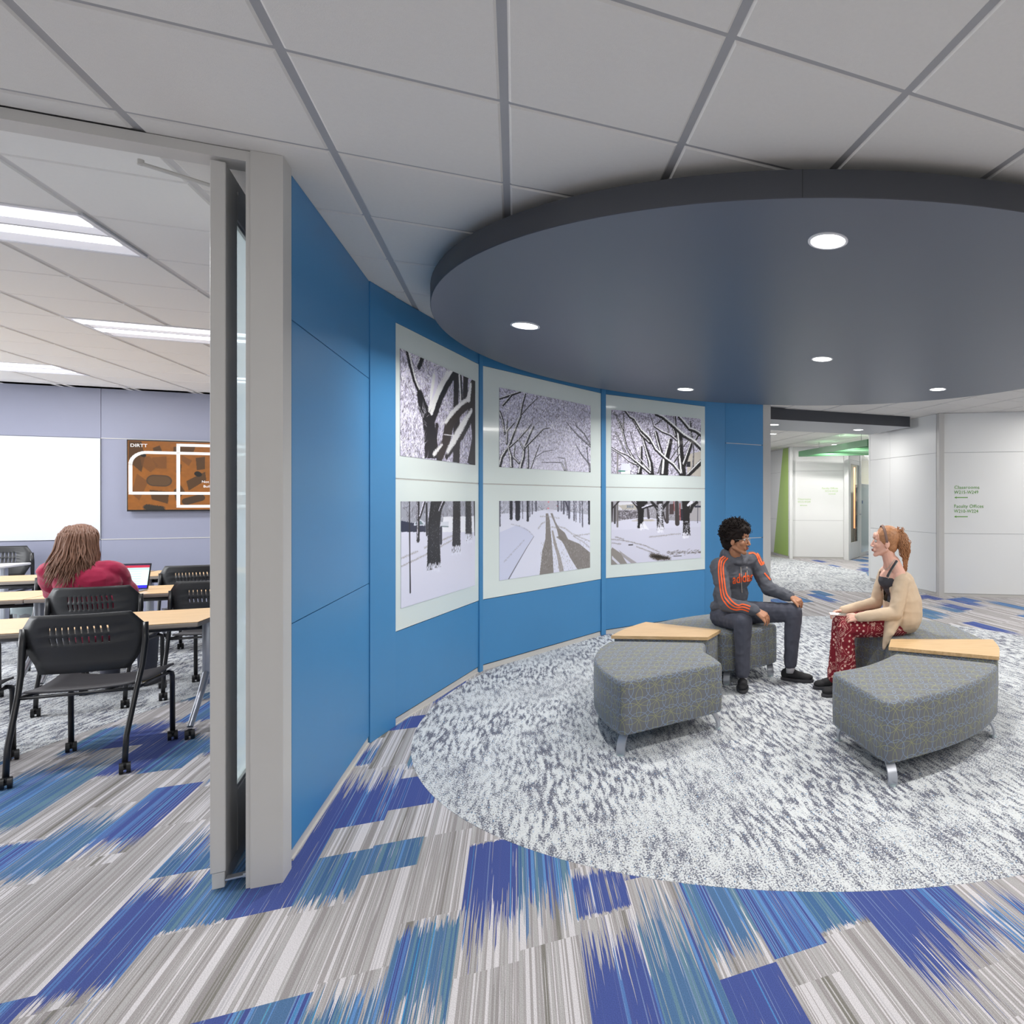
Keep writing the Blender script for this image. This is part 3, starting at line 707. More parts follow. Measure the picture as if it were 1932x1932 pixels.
# ------------------------------------------------------------------ white walls right and far
def white_wall(name, A, B, cols, extra=0, seams=(0.045, 0.975, 2.235, CEIL-.008), thick=.12):
    mb = MB(); A = Vector(A); B = Vector(B); L_ = (B-A).length; d = (B-A)/L_
    mb.slab(A, B, 0, CEIL-.008, thick, -.012, 1)
    cs = [0]+list(cols)+[L_]
    for a, b in zip(cs[:-1], cs[1:]): seg_panels(mb, A+d*a, A+d*b, seams)
    mb.slab(A, B, 0, .043, .012, -.006, 2)
    return struct(mb.obj(name, [M['white_panel'], M['white_joint'], M['alu']]))
white_wall('wall_right', (1.24, 11.75), (2.09, 9.90), [0.70])
white_wall('wall_right', (2.20, 9.835), (7.5, 8.88), [])
white_wall('wall_right', (2.60, 19.0), (1.32, 11.86), [])
mb = MB(); mb.prism([(2.095, 9.90), (2.115, 9.79), (2.190, 9.775), (2.205, 9.85), (2.16, 9.97)], 0, CEIL-.008); struct(mb.obj('trim_5', M['alu']))
mb = MB(); mb.prism([(1.225, 11.77), (1.245, 11.73), (1.36, 11.80), (1.33, 11.90)], 0, CEIL-.008); struct(mb.obj('trim_6', M['white_panel']))
white_wall('wall_far', (-3.6, 24.9), (-0.345, 16.20), [])
white_wall('wall_far', (-0.26, 16.12), (1.02, 15.92), [])
mb = MB(); mb.prism([(-0.35, 16.18), (-0.34, 16.05), (-0.265, 16.04), (-0.255, 16.16)], 0, CEIL-.008); struct(mb.obj('trim_7', M['white_panel']))
mb = MB(); mb.prism([(1.02, 15.93), (1.03, 15.75), (1.13, 15.6), (1.16, 15.66), (1.10, 15.96)], 0, CEIL-.008); struct(mb.obj('trim_8', M['white_panel']))
# green wedge stripe lying on the far wall
def on_line(u, v, A, B):
    k = (u-1515)/1190; t = (k*A[1]-A[0])/((B[0]-A[0])-k*(B[1]-A[1])); Z = A[1]+t*(B[1]-A[1])
    return Vector((A[0]+t*(B[0]-A[0]), Z, EYE-(v-943)*Z/1190))
A_, B_ = (-3.6, 24.9), (-0.345, 16.20)
q = [on_line(1460, 1044, A_, B_), on_line(1487.3, 1049, A_, B_), on_line(1487.3, 848, A_, B_), on_line(1477.5, 849, A_, B_)]
q[0].z = q[1].z = .05; q[2].z = q[3].z = CEIL-.01
d = (Vector(B_)-Vector(A_)).normalized(); nrm = Vector((d.y, -d.x, 0))
mb = MB(); mb.add([p + nrm*.003 for p in q] + [p + nrm*.0003 for p in q], [(0, 1, 2, 3), (4, 7, 6, 5), (0, 4, 5, 1), (1, 5, 6, 2), (2, 6, 7, 3), (3, 7, 4, 0)])
tag(mb.obj('wall_stripe', M['green_panel']), 'lime green tapering stripe on the white wall far down the corridor', 'wall stripe')
# glass door and frosted side panel far down the corridor
d2 = link('door_2', None); struct(d2)
DAf = Vector((1.165, 15.68)); DBf = Vector((1.50, 16.62)); dd = (DBf-DAf).normalized(); Lf = (DBf-DAf).length
def alongf(a, b, z0, z1, back, front): mb_ = MB(); mb_.slab(DAf+dd*a, DAf+dd*b, z0, z1, back, front); return mb_
alongf(0, .10, 0.01, 2.5, .045, 0).obj('stile', M['white_panel'], d2); alongf(Lf-.10, Lf, 0.01, 2.5, .045, 0).obj('stile', M['white_panel'], d2)
alongf(.10, Lf-.10, 0.01, .42, .045, 0).obj('rail', M['white_panel'], d2); alongf(.10, Lf-.10, 2.40, 2.5, .045, 0).obj('rail', M['white_panel'], d2)
alongf(.10, Lf-.10, .42, 2.40, .028, -.018).obj('glass_pane', M['glass'], d2)
mb = MB(); p = DAf+dd*(Lf-.05); mb.cyl((p.x+.03, p.y-.01, 1.12), (.94, -.33, 0), .014, .06, 12); mb.tube([(p.x+.055, p.y-.02, 1.12), (p.x+.055-dd.x*.12, p.y-.02-dd.y*.12, 1.12)], .010, 8); mb.obj('door_handle', M['chrome'], d2)
mb = MB(); mb.slab((1.16, 15.67), (1.505, 16.63), 2.505, CEIL-.008, .06, 0); mb.slab((1.50, 16.62), (1.54, 16.74), 0, CEIL-.008, .05, .01); struct(mb.obj('trim_9', M['white_panel']))
w1 = link('window_1', None); struct(w1)
mb = MB(); mb.slab((1.54, 16.74), (2.3, 18.9), .09, 1.92, .02, 0); mb.obj('frosted_pane', M['frosted'], w1)
mb = MB(); mb.slab((1.54, 16.74), (2.3, 18.9), 1.925, CEIL-.008, .02, 0); mb.obj('clear_pane', M['glass'], w1)
mb = MB(); mb.slab((1.54, 16.74), (2.3, 18.9), 0, .09, .05, .01); mb.slab((1.54, 16.74), (2.3, 18.9), 1.915, 1.93, .03, .005); mb.obj('window_frame', M['white_panel'], w1)
mb = MB(); mb.slab((1.57, 16.83), (1.60, 16.92), 1.40, 1.48, -.002, .008); tag(mb.obj('room_sign', mat('blue_sign', srgb(60, 90, 140), .5)), 'tiny blue room sign on the far frosted glass panel', 'sign')
# room beyond the glass
mb = MB(); mb.box((0.6, 21.5, 0), (6.5, 21.6, CEIL)); mb.box((6.4, 12, 0), (6.5, 21.6, CEIL)); struct(mb.obj('wall_office', mat('warm_office_wall', srgb(226, 218, 196), .7)))
area('office_lamp', (2.2, 19.0, CEIL-.05), 1.2, 150, sy=1.2)
mb = MB(); mb.box((1.57, 19.5, .62), (1.61, 19.53, 2.5)); tag(mb.obj('light_strip', mat('orange_light_strip', (1, .30, .12), .5, emis=1.6)), 'thin glowing orange vertical strip behind the far glass door', 'light strip')
sh = thing('bookshelf', 'dark bookshelf seen through the far glass door', 'bookshelf', (1.72, 20.6, 0))
mb = MB()
for zz in (0.1, .55, 1.0, 1.45, 1.9): mb.box((0, 0, zz), (1.2, .35, zz+.03))
mb.box((-.03, 0, 0), (0, .35, 2)); mb.box((1.2, 0, 0), (1.23, .35, 2)); mb.box((-.03, .35, 0), (1.23, .37, 2)); mb.obj('carcass', mat('brown_wood', srgb(90, 72, 56), .5), sh)
bkcols = [srgb(150, 60, 50), srgb(70, 90, 130), srgb(190, 180, 150), srgb(60, 100, 80)]
# green open canopy in the corridor
gt = thing('ceiling_frame', 'green open metal frame hanging below the far corridor ceiling', 'ceiling frame', (-0.09, 15.35, 2.55), 0)
P0 = Vector((0, 0, 0)); P1 = Vector((1.36, -3.06, 0)); Q = Vector((1.9, -.62, 0))
def beam(a, b, h=.12, w=.04): mb_ = MB(); mb_.slab((a.x, a.y), (b.x, b.y), 0, h, w/2, w/2); return mb_
beam(P0, P1, .13).obj('edge_beam', M['green_beam'], gt); beam(P0, Q, .13).obj('edge_beam', M['green_beam'], gt); beam(P1, P1+Q, .13).obj('edge_beam', M['green_beam'], gt); beam(Q, P1+Q, .13).obj('edge_beam', M['green_beam'], gt)
for k in range(1, 6): beam(P0+(P1-P0)*k/6, P0+(P1-P0)*k/6+Q, .07, .03).obj('slat', M['green_beam'], gt)
for p_ in (P0+P1*.2+Q*.1, P0+P1*.8+Q*.1, P0+P1*.2+Q*.9, P0+P1*.8+Q*.9):
    mb = MB(); mb.cyl((p_.x, p_.y, .2), (0, 0, 1), .004, .28, 6); mb.obj('cable', M['alu_dark'], gt)
# ------------------------------------------------------------------ wall signs
def sign(name, lines, A, B, u0, rows, size, widths, m, label, align='LEFT', arrow=None, u1=None):
    d = (Vector(B)-Vector(A)).normalized(); n3 = Vector((d.y, -d.x, 0)); r3 = Vector((d.x, d.y, 0))
    base = on_line(u0, rows[0], A, B)
    t = thing(name, label, 'wall sign', base + n3*.002)
    Mx = frame_matrix((0, 0, 0), r3, (0, 0, 1))
    for txt, v, wpx in zip(lines, rows, widths):
        me_ = text_mesh(txt, size, .0012, align, spacing=1.05); xs_ = [q.co.x for q in me_.vertices]; wz = wpx*on_line(u0, v, A, B).y/1190/(max(xs_)-min(xs_)); me_.transform(Matrix.Diagonal((wz, 1, 1, 1))); me_.transform(Mx); me_.transform(Matrix.Translation(on_line(u0, v, A, B)-base)); me_.materials.append(m)
        link('lettering', me_, t)
    ua, ub, va, dirn = arrow
    p = on_line(ua, va, A, B)-base; q_ = on_line(ub, va, A, B)-base; L_ = (q_-p).length; a = size*.17
    pts = [(0, 0), (size*.55, size*.26), (size*.42, a/2), (L_, a/2), (L_, -a/2), (size*.42, -a/2), (size*.55, -size*.26)]
    if dirn > 0: pts = [(L_-x, y) for x, y in pts]
    mb_ = MB(); mb_.add([p + r3*x + Vector((0, 0, y)) for x, y in pts]+[p - n3*.001 + r3*x + Vector((0, 0, y)) for x, y in pts], [tuple(range(7)), tuple(range(13, 6, -1))]+[(i, (i+1) % 7, 7+(i+1) % 7, 7+i) for i in range(7)])
    mb_.obj('arrow', m, t)
RA, RB = (2.20, 9.835), (7.5, 8.88)
sign('wall_sign', ['Classrooms', 'W215-W249'], RA, RB, 1800.3, [922.4, 931.6], .072, [45.5, 44], M['green_text'], 'upper green Classrooms W215-W249 lettering with left arrow on the near white wall', arrow=(1800.5, 1826, 938.7, -1))
sign('wall_sign', ['Faculty Offices', 'W210-W224'], RA, RB, 1799.8, [957.9, 967.2], .072, [53, 44.3], M['green_text'], 'lower green Faculty Offices W210-W224 lettering with left arrow on the near white wall', arrow=(1800, 1825.8, 974.8, -1))
FA, FB = (-0.26, 16.12), (1.02, 15.92)
sign('wall_sign', ['Faculty Offices', 'W210-W224'], FA, FB, 1581, [922.8, 928.2], .066, [30, 24.7], M['green_text_pale'], 'small faint green Faculty Offices sign with right arrow on the far corridor wall', 'RIGHT', arrow=(1563, 1577, 932, 1))
sign('wall_sign', ['Classrooms', 'W215-W249'], FA, FB, 1505, [943.2, 948.6], .066, [24.7, 24.4], M['green_text_pale'], 'small faint green Classrooms sign with left arrow on the far corridor wall', arrow=(1509, 1523, 953.6, -1))
# ------------------------------------------------------------------ painted prints (a colour per vertex of a fine grid)
def lin(c): 
    c = np.array(c, dtype=np.float64)/255; return np.where(c <= 0.04045, c/12.92, ((c+0.055)/1.055)**2.4)
class Canvas:
    def __init__(s, w, h, seed, corners, zoomed=True):
        s.w, s.h = w, h; s.gain = 1.22; s.r = np.random.RandomState(seed); s.img = np.zeros((h, w, 3)); s.rng = random.Random(seed)
        # homography from the four reading corners (tl, tr, br, bl) to the unit square
        src = corners; dst = [(0, 0), (1, 0), (1, 1), (0, 1)]; Am = []; bv = []
        for (x, y), (u, v) in zip(src, dst):
            Am.append([x, y, 1, 0, 0, 0, -u*x, -u*y]); bv.append(u); Am.append([0, 0, 0, x, y, 1, -v*x, -v*y]); bv.append(v)
        hh = np.linalg.solve(np.array(Am, float), np.array(bv, float)); s.H = np.append(hh, 1).reshape(3, 3)
        s.Y, s.X = np.mgrid[0:h, 0:w].astype(float)
    def P(s, x, y): q = s.H @ np.array([x, y, 1.0]); return q[0]/q[2]*s.w, q[1]/q[2]*s.h
    def scale(s, x, y): a = s.P(x-5, y); b = s.P(x+5, y); return math.hypot(b[0]-a[0], b[1]-a[1])/10
    def noise(s, cx, cy):
        g = s.r.rand(max(2, int(cy))+2, max(2, int(cx))+2); yy = s.Y/s.h*(g.shape[0]-2); xx = s.X/s.w*(g.shape[1]-2)
        i = yy.astype(int); j = xx.astype(int); fy = yy-i; fx = xx-j
        return (g[i, j]*(1-fx)*(1-fy)+g[i, j+1]*fx*(1-fy)+g[i+1, j]*(1-fx)*fy+g[i+1, j+1]*fx*fy)
    def blend(s, m, c): m = np.clip(m, 0, 1)[..., None]; s.img = s.img*(1-m)+np.array(c, float)*m
    def seg(s, x0, y0, x1, y1, r0, r1, c, a=1.0, rough=0.0, flat=False):
        R = max(r0, r1)+2; xa, xb = int(max(0, min(x0, x1)-R)), int(min(s.w, max(x0, x1)+R+1)); ya, yb = int(max(0, min(y0, y1)-R)), int(min(s.h, max(y0, y1)+R+1))
        if xa >= xb or ya >= yb: return
        X = s.X[ya:yb, xa:xb]; Y = s.Y[ya:yb, xa:xb]; dx, dy = x1-x0, y1-y0; l = dx*dx+dy*dy+1e-9
        tr = ((X-x0)*dx+(Y-y0)*dy)/l; t = np.clip(tr, 0, 1); d = np.hypot(X-x0-t*dx, Y-y0-t*dy); r = r0+(r1-r0)*t
        if rough: d = d + (s.r.rand(*d.shape)-.5)*rough
        m = np.clip(r-d+.5, 0, 1)*a*np.clip(r/0.5, 0, 1)*((tr <= 1) if flat else 1); sub = s.img[ya:yb, xa:xb]; s.img[ya:yb, xa:xb] = sub*(1-m[..., None])+np.array(c, float)*m[..., None]
    def line(s, pts, r, c, a=1.0, off=(0, 0), rough=0.0, raw=False, flat=False):
        q = [p if raw else s.P(*p) for p in pts]
        if isinstance(r, (int, float)): r = [r]*len(q)
        for i in range(len(q)-1):
            k = 1 if raw else s.kseg(pts[i], pts[i+1], q[i], q[i+1])
            s.seg(q[i][0]+off[0], q[i][1]+off[1], q[i+1][0]+off[0], q[i+1][1]+off[1], r[i]*k, r[i+1]*k, c, a, rough, flat and i == len(q)-2)
    def kseg(s, p0, p1, q0, q1):
        dx, dy = p1[0]-p0[0], p1[1]-p0[1]; l = math.hypot(dx, dy)+1e-9; mx, my = (p0[0]+p1[0])/2, (p0[1]+p1[1])/2
        a_ = s.P(mx-dy/l*5, my+dx/l*5); b_ = s.P(mx+dy/l*5, my-dx/l*5); ex, ey = q1[0]-q0[0], q1[1]-q0[1]; L = math.hypot(ex, ey)+1e-9
        return max(.02, abs((a_[0]-b_[0])*ey-(a_[1]-b_[1])*ex)/L/10)
    def branch(s, pts, r, dark=(26, 22, 24), snow=1.0, side=(-.55, -.75)):
        rr = r if isinstance(r, (list, tuple)) else [r]*len(pts)
        k = s.kseg(pts[0], pts[1], s.P(*pts[0]), s.P(*pts[1])); m = sum(rr)/len(rr)*k
        s.line(pts, [x*1.0 for x in rr], dark, rough=min(m*.35, 3), flat=not snow)
        if snow: s.line(pts, [x*.42*snow for x in rr], (222, 220, 236), off=(side[0]*m*.8, side[1]*m*.8), rough=min(m*.5, 2.5))
    def poly(s, pts, c, a=1.0, raw=False):
        q = [p if raw else s.P(*p) for p in pts]; m = np.zeros((s.h, s.w), bool); n = len(q)
        for i in range(n):
            (x0, y0), (x1, y1) = q[i], q[(i+1) % n]
            if y0 == y1: continue
            m ^= ((y0 > s.Y) != (y1 > s.Y)) & (s.X < (x1-x0)*(s.Y-y0)/(y1-y0)+x0)
        s.blend(m*a, c)
    def twigs(s, n, region=(0, 0, 1, 1), dark=(60, 56, 62), light=(226, 224, 238), L=14, w=.55, up=-90, spread=70, mixl=.5, a=.8):
        for _ in range(n):
            x = (region[0]+(region[2]-region[0])*s.rng.random())*s.w; y = (region[1]+(region[3]-region[1])*s.rng.random())*s.h
            ang = math.radians(up+s.rng.uniform(-spread, spread)); c = light if s.rng.random() < mixl else dark; r = w*s.rng.uniform(.5, 1.2)
            for _k in range(3):
                l = L*s.rng.uniform(.3, 1)/3; x1 = x+l*math.cos(ang); y1 = y+l*math.sin(ang); s.seg(x, y, x1, y1, r, r*.8, c, a); x, y = x1, y1; ang += s.rng.uniform(-.5, .5); r *= .8
    def tree(s, x, y, ang, L, r, dark, depth, snow=.6, a=1):
        if depth == 0 or r < .3: return
        px_, py_ = x, y
        for _k in range(3):
            x1 = px_+L/3*math.cos(ang); y1 = py_+L/3*math.sin(ang); s.seg(px_, py_, x1, y1, r, r*.9, dark, a)
            if snow: s.seg(px_-r*.6, py_-r*.3, x1-r*.6, y1-r*.3, r*.35, r*.3, (222, 220, 236), a*snow)
            px_, py_ = x1, y1; ang += s.rng.uniform(-.12, .12)
        for _k in range(s.rng.choice([2, 2, 3])): s.tree(px_, py_, ang+s.rng.uniform(-.6, .6), L*s.rng.uniform(.6, .85), r*.62, dark, depth-1, snow, a)
    def base(s, top, bot, tex=.12, cx=60, cy=50):
        t = (s.Y/s.h)[..., None]; s.img = np.array(top, float)*(1-t)+np.array(bot, float)*t
        n = s.noise(cx, cy)*.5+s.noise(cx*2, cy*2)*.5; s.img = s.img*(1+tex*(n[..., None]-.5)*2)
    def mesh(s, name, A, B, t0, t1, z0, z1, proud=.006, m=None, parent=None, thick=.004):
        # a thin printed board: fine front face, plain edges and back
        A = Vector(A); B = Vector(B); d = (B-A).normalized(); n = Vector((d.y, -d.x, 0)); r3 = Vector((d.x, d.y, 0)); A3 = Vector((A.x, A.y, 0))
        w, h = s.w, s.h; xs_ = np.linspace(t0, t1, w); zs_ = np.linspace(z1, z0, h)
        v = np.zeros((h, w, 3)); v[..., 0] = A.x+d.x*xs_[None, :]+n.x*proud; v[..., 1] = A.y+d.y*xs_[None, :]+n.y*proud; v[..., 2] = zs_[:, None]
        idx = np.arange(w*h).reshape(h, w); f = np.stack([idx[1:, :-1], idx[1:, 1:], idx[:-1, 1:], idx[:-1, :-1]], -1).reshape(-1, 4)
        vb = [A3+r3*x+n*(proud-thick)+Vector((0, 0, z)) for x, z in ((t0, z1), (t1, z1), (t1, z0), (t0, z0))]
        k = w*h; cn = [0, w-1, w*h-1, w*(h-1)]
        faces = f.tolist() + [[k+3-i for i in range(4)][::-1]]
        for i in range(4): j = (i+1) % 4; faces.append([cn[i], k+i, k+j, cn[j]])
        verts = v.reshape(-1, 3).tolist()+[tuple(p) for p in vb]
        me_ = bpy.data.meshes.new(name); me_.from_pydata(verts, [], faces)
        col = np.ones((len(verts), 4), np.float32); col[:k, :3] = lin(np.clip(s.img*s.gain, 0, 255)).reshape(-1, 3); col[k:, :3] = .15
        at_ = me_.color_attributes.new('Col', 'FLOAT_COLOR', 'POINT'); at_.data.foreach_set('color', col.ravel()); me_.materials.append(m or M['print'])
        return link(name, me_, parent)
DK = (24, 21, 23)
def pic1u():
    c = Canvas(300, 190, 1, [(97, 118), (1157, 590), (1157, 1762), (108, 1627)]); c.base((176, 172, 190), (158, 155, 172), .35, 90, 60)
    c.twigs(2200, L=13, w=.7, dark=(66, 60, 70), light=(232, 230, 244)); c.twigs(300, (0, .3, .45, 1), dark=(50, 46, 50), L=24, spread=40)
    for p, r in [([(620, 1200), (600, 1400), (640, 1700)], 20), ([(1130, 600), (1120, 1000), (1140, 1400), (1100, 1760)], [30, 34, 30, 60]), ([(890, 470), (885, 900), (900, 1300), (890, 1720)], [38, 34, 50, 45]), ([(1020, 540), (1010, 860)], [36, 30])]: c.branch(p, r, (34, 28, 28), .0)
    c.branch([(590, 560), (560, 780), (540, 930)], [50, 44, 22], (196, 192, 208), 1.0)
    c.branch([(200, 160), (240, 330), (300, 560), (380, 760)], [28, 30, 26, 24], DK, .8, (.7, -.2)); c.branch([(400, 240), (360, 380)], [44, 30], DK, .4)
    c.branch([(380, 780), (420, 940), (500, 1130), (530, 1350), (540, 1660)], [44, 60, 84, 84, 92], DK, 0)
    c.branch([(850, 470), (740, 640), (640, 840), (560, 1080)], [56, 56, 58, 54], DK, .95); c.branch([(940, 520), (960, 900)], [26, 22], (40, 36, 38), .9)
    c.line([(770, 470), (650, 680), (560, 880), (510, 980)], [28, 24, 20, 24], (222, 220, 236), rough=5)
    c.branch([(1110, 640), (1080, 880), (940, 1000), (790, 1200), (740, 1450), (640, 1660)], [30, 64, 60, 64, 56, 60], (44, 36, 30), .0)
    c.line([(1090, 640), (1060, 830), (940, 920), (830, 1030), (740, 1160)], [16, 26, 26, 26, 20], (228, 226, 240), rough=4)
    c.line([(690, 1470), (580, 1600)], [14, 26], (228, 226, 240), rough=4)
    c.branch([(1080, 1080), (960, 1330), (830, 1520), (740, 1660)], [58, 50, 40, 26], (36, 31, 30), .0)
    c.line([(1100, 1000), (960, 1230), (860, 1400), (770, 1560)], [20, 40, 40, 24], (228, 226, 240), rough=5); c.line([(720, 1330), (880, 1350)], [6, 6], (228, 228, 240))
    c.twigs(160, (.0, .5, .3, 1), mixl=.9, L=20); return c
def pic1l():
    c = Canvas(300, 190, 2, [(125, 132), (1305, 132), (1297, 1455), (130, 1835)]); c.gain = 1.08; c.base((200, 202, 216), (206, 208, 230), .05, 20, 20)
    c.poly([(125, 130), (1305, 130), (1300, 380), (800, 470), (500, 640), (125, 640)], (150, 152, 164)); c.twigs(420, (0, 0, 1, .3), L=14)
    c.poly([(800, 380), (1305, 370), (1300, 700), (780, 700)], (226, 228, 240))
    c.poly([(125, 440), (340, 480), (520, 520), (520, 640), (125, 630)], (38, 40, 62)); c.poly([(340, 470), (440, 420), (510, 470), (500, 520), (330, 520)], (200, 204, 216)); c.poly([(360, 470), (440, 440), (490, 500), (350, 500)], (110, 130, 136))
    c.poly([(760, 460), (890, 450), (880, 530), (760, 540)], (206, 210, 220)); c.line([(770, 530), (880, 535)], [8, 8], (100, 120, 124))
    c.poly([(125, 620), (1300, 620), (1300, 1460), (125, 1840)], (206, 207, 224))
    for p in ([(125, 1170), (540, 970), (945, 745)], [(125, 1040), (390, 925)], [(500, 870), (940, 680)]): c.line(p, 9, (150, 146, 146), .8, rough=3)
    c.branch([(400, 160), (400, 500), (400, 745)], [22, 24, 24], (36, 32, 34), .3); c.branch([(500, 150), (430, 380)], [20, 16], (36, 32, 34), .9); c.line([(535, 180), (540, 660)], 14, (30, 28, 32))
    c.branch([(700, 130), (655, 500), (650, 900), (655, 1200)], [95, 95, 100, 112], (22, 19, 20), .0); c.branch([(810, 130), (740, 300)], [26, 22], DK, .6)
    c.line([(765, 560), (765, 790)], 16, (40, 38, 48)); c.branch([(1015, 130), (1010, 600), (1005, 940)], [58, 60, 68], (24, 20, 20), 0); c.branch([(1195, 130), (1200, 500), (1200, 750)], [44, 48, 52], (32, 27, 26), 0); c.line([(1290, 140), (1298, 660)], 9, (34, 30, 30))
    for (x, y, w) in ((655, 1190, 110), (1005, 920, 70), (1200, 740, 50)):
        for _ in range(60): a = c.rng.uniform(-w, w); b = c.rng.uniform(-90, 30); c.line([(x+a, y+b), (x+a+c.rng.uniform(-12, 12), y+b+30)], 5, (214, 216, 232), .9)
    for _ in range(260):
        x = c.rng.choice([655, 1010, 1200])+c.rng.uniform(-60, 60); y = c.rng.uniform(150, 1100); q = c.P(x, y); c.seg(q[0], q[1], q[0]+.4, q[1], .5, .5, (190, 190, 200), .7)
    c.line([(262, 140), (262, 500), (270, 1100), (277, 1570)], [9, 10, 9, 11], (34, 28, 34)); return c
def pic2u():
    c = Canvas(300, 190, 3, [(110, 102), (1778, 462), (1765, 1655), (120, 1560)]); c.base((160, 158, 176), (176, 174, 190), .22, 100, 70)
    c.twigs(4200, L=7, w=.62, dark=(74, 70, 82), light=(226, 224, 240)); c.twigs(300, (.3, 0, 1, .6), L=10, dark=(90, 84, 92), mixl=.3)
    m = np.exp(-(((c.X/c.w-.55)/.33)**2+((c.Y/c.h-.95)/.35)**2)); c.blend(m*.6, (186, 184, 198))
    D2 = (38, 38, 46)
    for p, r in [([(1765, 1190), (1560, 1010), (1430, 870), (1330, 750)], [18, 12, 8, 4]), ([(1765, 1150), (1650, 960), (1520, 830), (1490, 750)], [14, 10, 8, 4]), ([(1745, 1640), (1740, 1500), (1600, 1330), (1500, 1150)], [16, 14, 9, 5]), ([(1700, 1200), (1720, 1500)], [8, 8])]: c.branch(p, r, D2, .4)
    for p, r in [([(120, 1540), (160, 1380), (290, 1180), (400, 900), (500, 650), (520, 500), (590, 230)], [36, 34, 26, 20, 18, 18, 12]), ([(310, 1190), (460, 1060), (640, 860), (700, 780)], [20, 16, 14, 8]), ([(120, 560), (180, 740), (210, 960)], [26, 22, 14]), ([(530, 590), (640, 470), (820, 300)], [14, 10, 6]), ([(120, 310), (300, 250), (500, 190)], [20, 26, 18]), ([(180, 430), (330, 260)], [20, 20]), ([(500, 1580), (560, 1380), (570, 1220), (650, 1020), (740, 830)], [34, 30, 26, 22, 18]), ([(590, 1200), (760, 1030), (920, 870), (1030, 850)], [20, 14, 12, 6]), ([(570, 1240), (470, 1060)], [20, 12]), ([(340, 1560), (330, 1380), (290, 1220)], [34, 34, 22]), ([(480, 1480), (380, 1380), (400, 1150)], [22, 20, 10]), ([(690, 1580), (760, 1380), (850, 1150)], [14, 12, 8]), ([(640, 1570), (640, 1200)], [22, 16]), ([(1300, 1610), (1240, 1470), (900, 1470)], [16, 10, 4]), ([(1330, 1620), (1300, 1400), (1180, 1380)], [12, 8, 4]), ([(770, 1380), (920, 1280), (1100, 1250)], [8, 6, 4]), ([(240, 930), (260, 700)], [16, 12]), ([(250, 1130), (260, 900), (390, 760)], [20, 18, 10])]: c.branch(p, r, D2 if p[0][1] > 1350 and p[0][0] > 300 else (22, 21, 26), .75)
    return c
def pic2l():
    c = Canvas(300, 190, 4, [(110, 145), (1765, 145), (1757, 1352), (112, 1597)]); c.gain = 1.07; c.base((196, 198, 212), (196, 196, 206), .04, 20, 20)
    c.poly([(110, 145), (1765, 145), (1765, 400), (1000, 290), (700, 350), (110, 380)], (172, 174, 188)); c.twigs(360, (0, 0, 1, .16), L=8)
    c.poly([(110, 380), (700, 340), (1060, 300), (1765, 400), (1765, 1352), (110, 1600)], (212, 214, 230))
    c.blend(np.clip(1-((c.X/c.w-.52)/.1)**2-((c.Y/c.h-.03)/.14)**2, 0, 1)*.8, (186, 184, 196))
    c.poly([(110, 720), (420, 590), (600, 640), (740, 780), (300, 1560), (110, 1600)], (198, 202, 224)); c.line([(280, 1560), (400, 1350), (600, 1010), (740, 790)], [8, 7, 5, 3], (96, 96, 106)); c.line([(330, 570), (480, 600), (660, 700), (730, 780)], 5, (160, 160, 172), .7, rough=3); c.line([(190, 1260), (400, 1030), (560, 860)], 5, (150, 150, 160), .6, rough=4)
    G = (122, 116, 112)
    c.poly([(955, 370), (1000, 370), (1030, 500), (1040, 640), (1060, 860), (1085, 1200), (1095, 1450), (840, 1490), (890, 1060), (950, 830), (955, 600)], G, .92)
    c.poly([(1040, 370), (1080, 370), (1130, 520), (1200, 640), (1300, 720), (1360, 840), (1560, 920), (1757, 1080), (1757, 1352), (1530, 1385), (1400, 1180), (1280, 930), (1190, 800), (1150, 640)], G, .92)
    c.poly([(1140, 800), (1230, 770), (1330, 860), (1250, 880)], G, .8); c.poly([(1060, 680), (1090, 680), (1150, 930), (1230, 1180), (1280, 1410), (1200, 1425), (1160, 1150), (1100, 930)], (150, 144, 142), .9)
    for p in ([(1080, 400), (1150, 600), (1300, 640), (1430, 740), (1757, 880)], [(1450, 780), (1650, 900), (1757, 1000)], [(1460, 780), (1760, 740)], [(960, 640), (1080, 620), (1200, 650)], [(820, 650), (880, 560), (1000, 500)], [(860, 430), (1000, 430), (1200, 460)]): c.line(p, 7, (150, 146, 148), .7, rough=4)
    for _ in range(500):
        x = c.rng.uniform(860, 1750); y = c.rng.uniform(850, 1380); q = c.P(x, y); c.seg(q[0], q[1], q[0], q[1]+2, .6, .5, (190, 186, 186) if c.rng.random() < .6 else (88, 80, 70), .5)
    for x, y, w in ((325, 460, 28), (445, 455, 44), (628, 500, 20), (535, 465, 7), (665, 430, 8), (710, 380, 9), (1285, 370, 17), (1380, 450, 19), (1470, 500, 13), (1505, 520, 8), (1575, 540, 8), (1620, 610, 11), (1742, 555, 17), (118, 600, 14), (1345, 400, 8), (780, 320, 16), (1240, 330, 10), (1180, 330, 12)):
        c.line([(x, 148), (x, y)], w, (32, 33, 42) if w > 16 and x < 700 or x > 1700 else (84, 84, 98), .95, rough=2)
    c.twigs(120, (.75, 0, .97, .16), L=7, mixl=.8); c.line([(1310, 150), (1370, 300)], [12, 20], (70, 70, 84)); c.line([(1000, 165), (1015, 168)], 9, (226, 120, 130)); c.line([(990, 280), (1012, 282)], 9, (226, 120, 130)); c.line([(1165, 240), (1172, 244)], 8, (150, 70, 80)); return c
